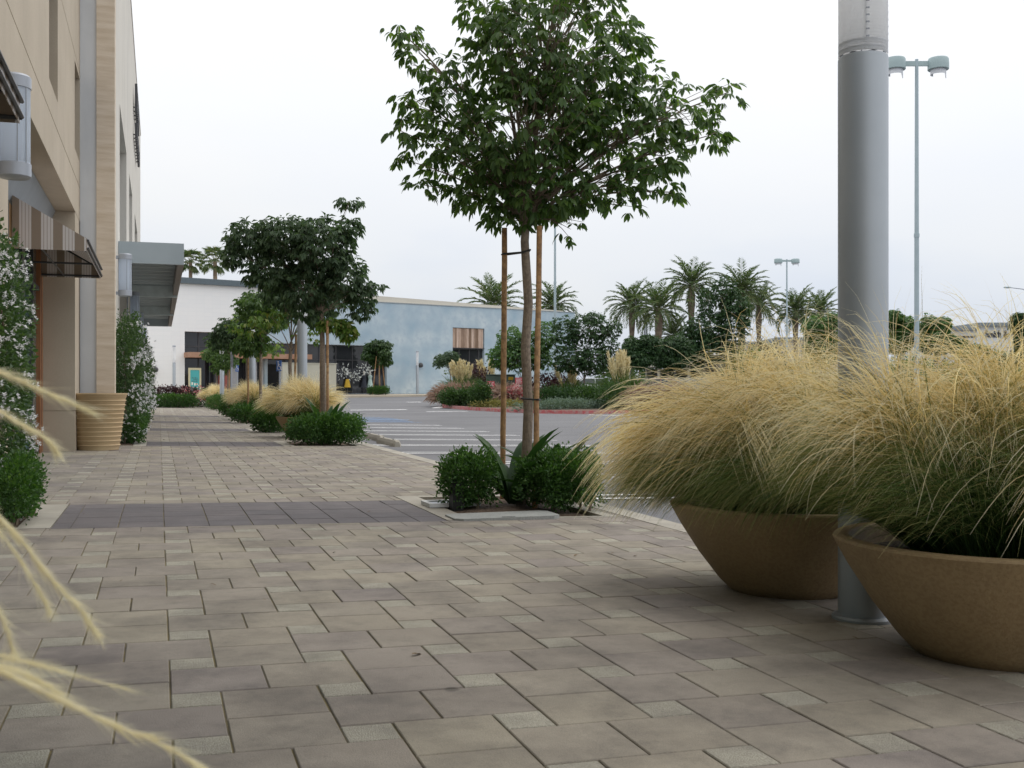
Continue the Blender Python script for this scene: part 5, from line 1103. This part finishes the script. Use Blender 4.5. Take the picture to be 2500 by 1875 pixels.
palm(pA, 1543, 748, 118, 'palm at the left of the palm group, beside a thin pole', 1.0, 0); palm(pB, 1608, 758, 108, 'palm second from the left, with a light freckled trunk', 1.05, 1); palm(pA, 1688, 700, 112, 'tallest palm, standing clear above the dark trees', 1.05, 2)
palm(pB, 1645, 822, 112, 'short palm low between the two tall palms', .85, 3); palm(pA, 1812, 715, 112, 'palm behind the top of the tallest dark tree', 1.05, 4); palm(pB, 1852, 748, 120, 'thin palm right of the tallest dark tree, with a drooping dry frond', .95, 5)
palm(pA, 1942, 760, 122, 'palm directly right of the far double lamp', .95, 5.5); palm(pB, 2002, 765, 126, 'palm just left of the thick column', 1.0, .6); palm(pB, 1205, 750, 116, 'broad palm rising behind the blue store roof', 1.25, 1.7); palm(pA, 1350, 750, 118, 'palm behind the blue store, right of the nearest tree stakes', 1.0, 2.9)
def fan_palm(H, seed, label):
    rng = np.random.default_rng(seed); e = empty('fan_palm', (0, 0, 0), label, 'palm tree', 'fan palms behind the white store')
    MB().tube([(0, 0, -.4), (.05, 0, H*.5), (0, 0, H)], [.32, .24, .2], 12).build('trunk', m_ptrunk, e); parts = []; mb = MB()
    for k in range(26):
        a = k*2.39996; u = (k+.5)/26; el = 1.35-2.1*u; d = np.array([math.cos(a)*math.cos(el), math.sin(a)*math.cos(el), math.sin(el)]); c = np.array([0, 0, H])+d*rng.uniform(.9, 1.2); mb.tube([(0, 0, H), Vector(c)], [.03, .02], 4, 0, False)
        m = 18; an = np.linspace(-1.35, 1.35, m); s = norm(np.cross(d, [0, 0, 1.0])); D = d[None]*np.cos(an)[:, None]+s[None]*np.sin(an)[:, None]+np.array([0, 0, -.25]); V, Q = place(leaf_tpl2(.13, .2, .35), np.tile(c, (m, 1)), frames(D, rng.normal(0, .2, m)), np.full(m, .85)); parts.append((V, Q, np.repeat(rng.random(m), 2), 0))
    V, Q, r_, _ = merge(parts); fast('fronds', V, Q, r_, lm_palm, e); mb.build('frond_stems', mat('frond_stem', (.16, .16, .08), .7), e); return e
for i, (px, py, d, lab) in enumerate(((465, 640, 125, 'fan palm above the white store roof, at the canopy edge'), (525, 638, 112, 'larger fan palm above the white store roof, next to the second tree crown'))):
    zc = CAMZ-(py-HY)/F*d; p = gp(px, d); o = fan_palm(zc-p.z, 90+i, lab); o.location = p

# ================================================================== FURNITURE AND SMALL THINGS
# ribbed pot by the shop corner
m_rib = mat('ribbed_pot_tan', (.46, .335, .19), .75, (.54, .41, .245), 1.6, bump=.1, bscale=60)
pp = ground(237, 1101); px_, py_ = pp.x, pp.y+.33
e = empty('ribbed_pot', (px_, py_, gz(px_, py_)), 'large tan pot with horizontal ribs at the shop corner', 'planter pot')
prof = [(0, 0), (.295, 0), (.30, .01)]; n = 12
for k in range(n):
    z0, z1 = .02+k*.815/n, .02+(k+1)*.815/n; r0, r1 = .30+.10*k/n, .30+.10*(k+1)/n
    prof += [(r0, z0), (r1+.006, z0+(z1-z0)*.66), (r1+.016, z0+(z1-z0)*.80), (r1+.010, z0+(z1-z0)*.96)]
prof += [(.425, .845), (.425, .865), (.36, .868), (.35, .80), (.345, .72)]
MB().lathe(prof, 56).build('pot', m_rib, e); MB().lathe([(0, .74), (.348, .735)], 30).build('soil', m_soil, e)
# wheel stops
def wheel_stop(px, py, lab, rz=0.0):
    p = ground(px, py); e = MB(); L_ = .9
    e.prism([(-.085, 0), (.085, 0), (.075, .07), (.045, .13), (-.045, .13), (-.075, .07)], 'y', -L_+.04, L_-.04)
    for s in (-1, 1): e.add([(-.085, s*(L_-.041), 0), (.085, s*(L_-.041), 0), (.075, s*(L_-.041), .07), (.045, s*(L_-.041), .13), (-.045, s*(L_-.041), .13), (-.075, s*(L_-.041), .07), (-.06, s*L_, .0), (.06, s*L_, 0), (.05, s*L_, .06), (.03, s*L_, .10), (-.03, s*L_, .10), (-.05, s*L_, .06)], [(0, 1, 7, 6), (1, 2, 8, 7), (2, 3, 9, 8), (3, 4, 10, 9), (4, 5, 11, 10), (5, 0, 6, 11), (6, 7, 8, 9, 10, 11)])
    for s in (-.5, .5): e.lathe([(0, .1305), (.018, .1305), (.018, .142), (0, .145)], 10, (0, s, 0), 1)
    o = e.build('wheel_stop', [m_conc, m_darkmet], None, p, rz); tag(o, lab, 'wheel stop', 'concrete wheel stops by the kerb'); return o
w1 = ground(948, 1085); XW = w1.x
wheel_stop(948, 1086, 'nearer concrete wheel stop beside the kerb'); wheel_stop(914, 1074, 'farther concrete wheel stop, partly behind the nearer one')
# near well: lids and black box
p = ground(1225, 1263); lid = MB(); pl = [(-.42, -.15), (-.36, -.2), (.36, -.2), (.42, -.15), (.42, .12), (.36, .17), (-.36, .17), (-.42, .12)]
lid.prism(pl, 'z', -.02, .018); lid.box(-.05, .05, -.185, -.165, .0185, .024); o = lid.build('vault_lid', mat('grey_polymer_concrete', (.30, .315, .30), .85, (.36, .37, .35), 6, speck=(.2, .2, .2), speck_scale=90), None, (p.x, p.y, gz(p.x, p.y)+.004)); tag(o, 'flat grey concrete utility lid in front of the nearest tree', 'utility lid')
p = ground(1086, 1236); e = empty('meter_box', (p.x+.05, p.y, gz(p.x, p.y)+.01), 'small meter box with pale rim half under the left box bush', 'meter box')
fr = MB(); fr.box(-.22, .22, -.16, -.12, 0, .03); fr.box(-.22, .22, .12, .16, 0, .03); fr.box(-.22, -.18, -.119, .119, 0, .03); fr.box(.18, .22, -.119, .119, 0, .03); fr.build('rim', mat('pale_rim', (.55, .56, .56), .6), e); MB().box(-.179, .179, -.119, .119, 0, .018).build('lid', m_galv, e)
p = ground(1114, 1243); e = empty('equipment_box', (p.x, p.y, gz(p.x, p.y)-.02), 'slim black metal box standing against the left box bush', 'metal box'); m_blk = mat('black_plastic', (.008, .008, .009), .5); MB().box(-.045, .045, -.06, .06, 0, .24, bev=.006).build('box', m_blk, e); MB().box(-.05, .05, -.065, .065, .241, .252).build('lid', m_blk, e)
# car park lamp posts: two round heads with shields
m_lpost = mat('lamp_post_paint', (.36, .45, .49), .5, (.41, .50, .54), 2); m_lhead = mat('lamp_head_paint', (.34, .44, .45), .5, (.38, .48, .49), 2)
def lamp_post():
    e = empty('lamp_post', (0, 0, 0), '', 'lamp post', 'tall double lamps in the car park'); H = 12.0
    MB().tube([(0, 0, -.3), (0, 0, .05), (0, 0, H*.52)], [.085, .085, .075], 16).tube([(0, 0, H*.52), (0, 0, H)], [.072, .055], 16).tube([(0, 0, H*.515), (0, 0, H*.525)], .09, 16).build('post', m_lpost, e)
    MB().tube([(0, 0, -.2), (0, 0, .75)], .3, 20).build('base', m_conc, e)
    MB().box(-.42, .42, -.03, .03, H-.22, H-.06).build('arm', m_lhead, e)
    for s in (-1, 1):
        h = MB().lathe([(0, H+.06), (.20, H+.055), (.31, H+.03), (.335, H-.02), (.34, H-.20), (.34, H-.33), (.325, H-.345), (.30, H-.335), (0, H-.33)], 28, (s*.72, 0, 0)).build('lamp_head', m_lhead, e)
        sh = MB(); n = 20; V = []; Fc = []                    # house-side shield: a part ring, deeper at its ends
        for k in range(n+1):
            a = math.pi*(.62+1.36*k/n); zz = -.50 if k < n-3 else -.62; c_, s_ = math.cos(a), math.sin(a)
            V += [(s*.72+.25*c_, .25*s_, H-.336), (s*.72+.25*c_, .25*s_, H+zz), (s*.72+.235*c_, .235*s_, H+zz), (s*.72+.235*c_, .235*s_, H-.336)]
        for k in range(n): q = k*4; Fc += [(q, q+1, q+5, q+4), (q+1, q+2, q+6, q+5), (q+2, q+3, q+7, q+6)]
        sh.add(V, Fc); sh.build('shield', mat('shield_white', (.62, .64, .68), .5), h)
    return e
lp = lamp_post()
for i, (px, ptop, d, rz, s, lab) in enumerate(((2238, 145, 36, -.32, 1, 'tall double-headed lamp post right of the thick column'), (1921, 633, 108, -.30, 1.15, 'distant double-headed lamp post among the palms'), (1355, 420, 66, -.3, 1.08, 'tall lamp post behind the nearest tree, its head hidden in the crown'))):
    o = lp if i == 0 else copy_tree(lp); p = gp(px, d); zt = CAMZ-(ptop-HY)/F*d; s = (zt-p.z)/12.0; o.location = p; o.scale = (1 if i != 1 else 1.2, 1 if i != 1 else 1.2, s); o.rotation_euler = (0, 0, rz); o['label'] = lab
# street lights with curved arms
def street_light(px, ptop, d, arm, lab, side=-1):
    p = gp(px, d); H = CAMZ-(ptop-HY)/F*d-p.z; e = empty('street_light', p, lab, 'street light', 'curved arm street lights', -TH)
    MB().tube([(0, 0, -.3), (0, 0, H*.86)], [.12, .08], 10).build('post', m_galv, e)
    pts = [(0, 0, H*.80), (side*arm*.25, 0, H*.92), (side*arm*.6, 0, H*.985), (side*arm, 0, H)]; MB().tube([Vector(q) for q in pts], [.06, .05, .04, .035], 8).build('arm', m_galv, e)
    h = MB(); h.lathe([(0, -.07), (.10, -.06), (.19, 0), (.16, .07), (0, .10)], 14, (0, 0, 0)); h.v = [(side*arm+v[0]*1.9+side*.25, v[1], H+v[2]) for v in h.v]; h.build('lamp_head', m_lpost, e)
street_light(2545, 702, 95, 2.85, 'curved arm street light reaching in from the right edge'); street_light(1573, 750, 120, 2.0, 'thin curved arm street light between the two leftmost palms')
p = gp(1578, 122); e = empty('utility_pole', p, 'thin grey pole beside the street light, between the two leftmost palms', 'pole'); MB().tube([(0, 0, -.3), (0, 0, 10.5)], [.16, .12], 10).build('post', m_galv, e); MB().tube([(0, 0, 10.5), (0, 0, 10.7)], [.16, .05], 10).build('cap', m_galv, e)
# utility cabinet and small warning signs on the island
m_cab = mat('green_cabinet', (.085, .125, .105), .55, (.10, .145, .12), 2); p = isl(1222, 60.5)
e = empty('utility_cabinet', p, 'dark green utility cabinet with yellow sticker on the island', 'utility box', rz=-TH+.05); MB().box(-.80, .80, -.5, .5, 0, 1.55, bev=.03).build('cabinet', m_cab, e); MB().box(-.83, .83, -.53, .53, 1.552, 1.60, bev=.01).build('lid', m_cab, e); MB().box(.42, .68, -.512, -.502, 1.28, 1.46).build('sticker', mat('sticker_yellow', (.55, .36, .03), .6), e); MB().box(-.004, .004, -.508, -.5005, .06, 1.50).box(-.1, -.06, -.54, -.501, .75, .95).build('door_handle', m_darkmet, e)
m_sred = mat('sign_red', (.50, .07, .09), .5, (.54, .09, .11), 2)
def warn(px, d, pt, lab):
    p = isl(px, d); h = CAMZ-(pt-HY)/F*d-p.z; e = empty('warning_sign', p, lab, 'sign', 'small red signs on the island', -TH); MB().tube([(0, 0, -.1), (0, 0, h-.06)], .025, 8).build('post', mat('post_white', (.66, .66, .66), .6), e)
    q = MB().box(-.20, .20, -.05, -.028, h-.36, h, bev=.004).build('panel', m_sred, e); mk = MB()
    for k in range(4): mk.box(-.15, .15-.05*(k % 2), -.0535, -.0502, h-.09-.07*k, h-.065-.07*k)
    mk.build('print_marks', mat('sign_white', (.66, .62, .62), .6), q)
warn(1198, 56, 931, 'small red sign on a white post, left of the near tree stakes'); warn(1267, 57, 922, 'small red sign directly left of the near tree trunk')
# accessible parking signs
m_sblue = mat('sign_blue', (.05, .14, .42), .5, (.06, .16, .46), 2); m_swhite = mat('sign_white', (.66, .62, .62), .6)
def ada(px, xx, lab, rz, zt=2.12, wd=.31, ht=.46, edge=False):
    x, y = row(px, xx); e = empty('parking_sign', (x, y, gz(x, y)), lab, 'sign', 'parking sign posts along the kerb', rz); MB().tube([(0, 0, -.1), (0, 0, zt)], .03, 10).build('post', m_galv, e)
    q = MB().box(-wd/2, wd/2, -.045, -.032, zt-ht, zt, bev=.003).build('panel', m_darkmet if edge else m_sblue, e)
    if edge: return
    s = MB(); cx, cz = -.0, zt-ht*.5; y_ = -.0475
    ring = []
    for k in range(15): a = math.pi*(.75+1.35*k/14); ring.append((cx+.02+.085*math.cos(a), y_, cz-.06+.085*math.sin(a)))
    s.tube(ring, .009, 6); s.tube([(cx-.03, y_, cz+.12), (cx-.03, y_, cz+.121+.03)], .026, 10); s.tube([(cx-.025, y_, cz+.10), (cx-.01, y_, cz-.01), (cx+.07, y_, cz-.02), (cx+.10, y_, cz-.12), (cx+.13, y_, cz-.12)], .014, 6); s.tube([(cx-.02, y_, cz+.05), (cx+.06, y_, cz+.045)], .011, 6)
    s.build('wheelchair_symbol', m_swhite, q)
ada(683, 3.95, 'blue wheelchair parking sign left of the second tall grey column', -.9, 2.12, .24, .36); ada(580, 3.95, 'blue wheelchair parking sign farther along the row', -.9, 2.2, .24, .40); ada(565, 2.75, 'slim post with its sign turned edge-on to the view', 1.35, 2.5, .3, .6, True)
# carport with white fence
p0, p1 = gp(1524, 90), gp(1760, 86); ang = math.atan2(p1.y-p0.y, p1.x-p0.x); ln = (p1-p0).xy.length
e = empty('carport', p0, 'long low carport with pale flat roof beyond the island', 'carport', rz=ang); m_cp = mat('carport_cream', (.56, .53, .46), .8, (.60, .57, .50), 1)
MB().box(-.1, ln, -.6, 4.6, 2.35, 2.66).box(-.15, ln+.05, -.65, 4.65, 2.662, 2.74).build('roof', m_cp, e)
k = 0.3
while k < ln:
    MB().box(k, k+.2, .1, .3, -.3, 2.348).build('post', m_cp, e); MB().box(k+.02, k+.18, 3.9, 4.1, -.3, 2.348).build('post', m_cp, e); k += 2.6
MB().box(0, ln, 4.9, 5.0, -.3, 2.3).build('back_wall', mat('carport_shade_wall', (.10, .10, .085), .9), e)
f = empty('fence', gp(1522, 86), 'cream picket fence in front of the carport', 'fence', rz=ang); mb = MB(); k = 0
while k < ln+1: mb.box(k, k+.10, -.03, 0, .02, 1.42); k += .145
mb.build('pickets', m_cp, f); MB().box(0, ln+1, .002, .05, .18, .26).box(0, ln+1, .002, .05, 1.2, 1.28).build('rail', m_cp, f)
k = 0
while k < ln+1: MB().box(k, k+.12, .052, .17, -.2, 1.46).build('post', m_cp, f); k += 2.6
# parked cars
m_tyre = mat('tyre', (.02, .02, .022), .85); m_rim = mat('alloy', (.5, .5, .52), .35, metal=.8); m_cglass = glassmat('car_glass', (.03, .04, .045))
def car(loc, rz, paint, lab):
    e = empty('parked_car', loc, lab, 'car', 'cars parked beyond the island', rz)
    pr = [(-2.2, .32), (-2.25, .62), (-2.12, .88), (-1.75, .95), (-1.0, .98), (1.15, .98), (2.0, .82), (2.22, .62), (2.2, .34)]; mb = MB(); ys = [-.84, -.70, .70, .84]; n = len(pr); V = []; Fc = []
    for j, y in enumerate([-.88, -.82, .82, .88]):
        for (x, z) in pr: zz = .34+(z-.34)*(.86 if j in (0, 3) else 1); V.append((x*(.985 if j in (0, 3) else 1), y, zz))
    for j in range(3):
        for i in range(n): Fc.append((j*n+i, j*n+(i+1) % n, (j+1)*n+(i+1) % n, (j+1)*n+i))
    Fc += [tuple(range(n)), tuple(range(3*n, 4*n))]; mb.add(V, Fc, 0, False); b = mb.build('body', paint, e); bv = b.modifiers.new('bevel', 'BEVEL'); bv.width = .05; bv.segments = 3
    gl = MB(); V = []
    for (x, y, z) in ((-1.75, .76, .96), (1.1, .78, .96), (.45, .62, 1.40), (-1.15, .60, 1.42)): V += [(x, -y, z), (x, y, z)]
    gl.add(V, [(0, 2, 4, 6), (1, 3, 5, 7), (0, 1, 7, 6), (2, 3, 5, 4)]); gl.build('window', m_cglass, e)
    rf = MB(); rf.box(-1.14, .44, -.61, .61, 1.40, 1.455, bev=.02)
    for s in (-1, 1):
        for (a, c) in (((-1.78, .77, .97), (-1.15, .615, 1.42)), ((1.12, .79, .97), (.45, .635, 1.41)), ((-.35, .79, .97), (-.38, .63, 1.42))): rf.tube([(a[0], s*a[1], a[2]), (c[0], s*c[1], c[2])], .035, 6)
    rf.build('roof', paint, e)
    for sx in (-1.35, 1.4):
        for sy in (-1, 1):
            wv = empty('wheel', (sx, sy*.80, .32), None, None); del_ = wv; wv.parent = e
            t = MB(); t.lathe([(.20, -.09), (.30, -.10), (.32, -.06), (.32, .06), (.30, .10), (.20, .09)], 22); t.v = [(v[0], v[2], v[1]) for v in t.v]; t.build('tyre', m_tyre, wv)
            t = MB(); t.lathe([(0, .07), (.06, .075), (.19, .06), (.205, .085), (.205, -.08), (0, -.07)], 18); t.v = [(v[0], sy*v[2], v[1]) for v in t.v]; t.build('rim', m_rim, wv)
    for sy in (-1, 1): MB().box(2.12, 2.23, sy*.70-.14, sy*.70+.14, .62, .74, bev=.02).build('headlight', m_frost, e); MB().box(-2.25, -2.14, sy*.68-.14, sy*.68+.14, .66, .80, bev=.02).build('tail_light', m_sred, e)
    return e
m_carw = mat('car_white', (.70, .72, .74), .25, coat=.6); m_card = mat('car_dark_red', (.20, .07, .06), .25, coat=.6)
p = gp(2445, 46); car(p, 2.7, m_carw, 'white parked car glimpsed through the right-hand grass'); p = gp(1437, 78); car(p, 2.9, m_carw, 'white car far behind the island tree stems'); p = gp(1612, 72); car(p, .1, m_card, 'dark reddish car behind the fountain grass by the picket fence')
# fallen leaves, crumbs and petals on the paving
lit = [(513, 1430, .02), (1412, 1356, .03), (1006, 1606, .035), (640, 1468, .012), (705, 1090, .06), (403, 1074, .05), (1555, 1360, .02), (1500, 1352, .016), (2080, 1560, .018), (905, 1250, .02), (820, 1352, .02), (205, 1238, .014), (200, 1257, .014), (1530, 1395, .015), (300, 1420, .012)]
m_dead = mat('dead_leaf', (.16, .11, .06), .8, (.26, .19, .11), 9)
for (px, py, s) in lit:
    p = ground(px, py); V, Q = leaf_tpl(.35, .2, .25); o = fast('fallen_leaf', V*s*1.6+np.array([0, 0, .006]), Q, np.zeros(len(Q)), m_dead, None, p+Vector((0, 0, .0015))); o.rotation_euler = (0, 0, random.uniform(0, 6)); tag(o, 'small dry fallen leaf lying loose on the paving', 'leaf', 'fallen leaves on the paving')
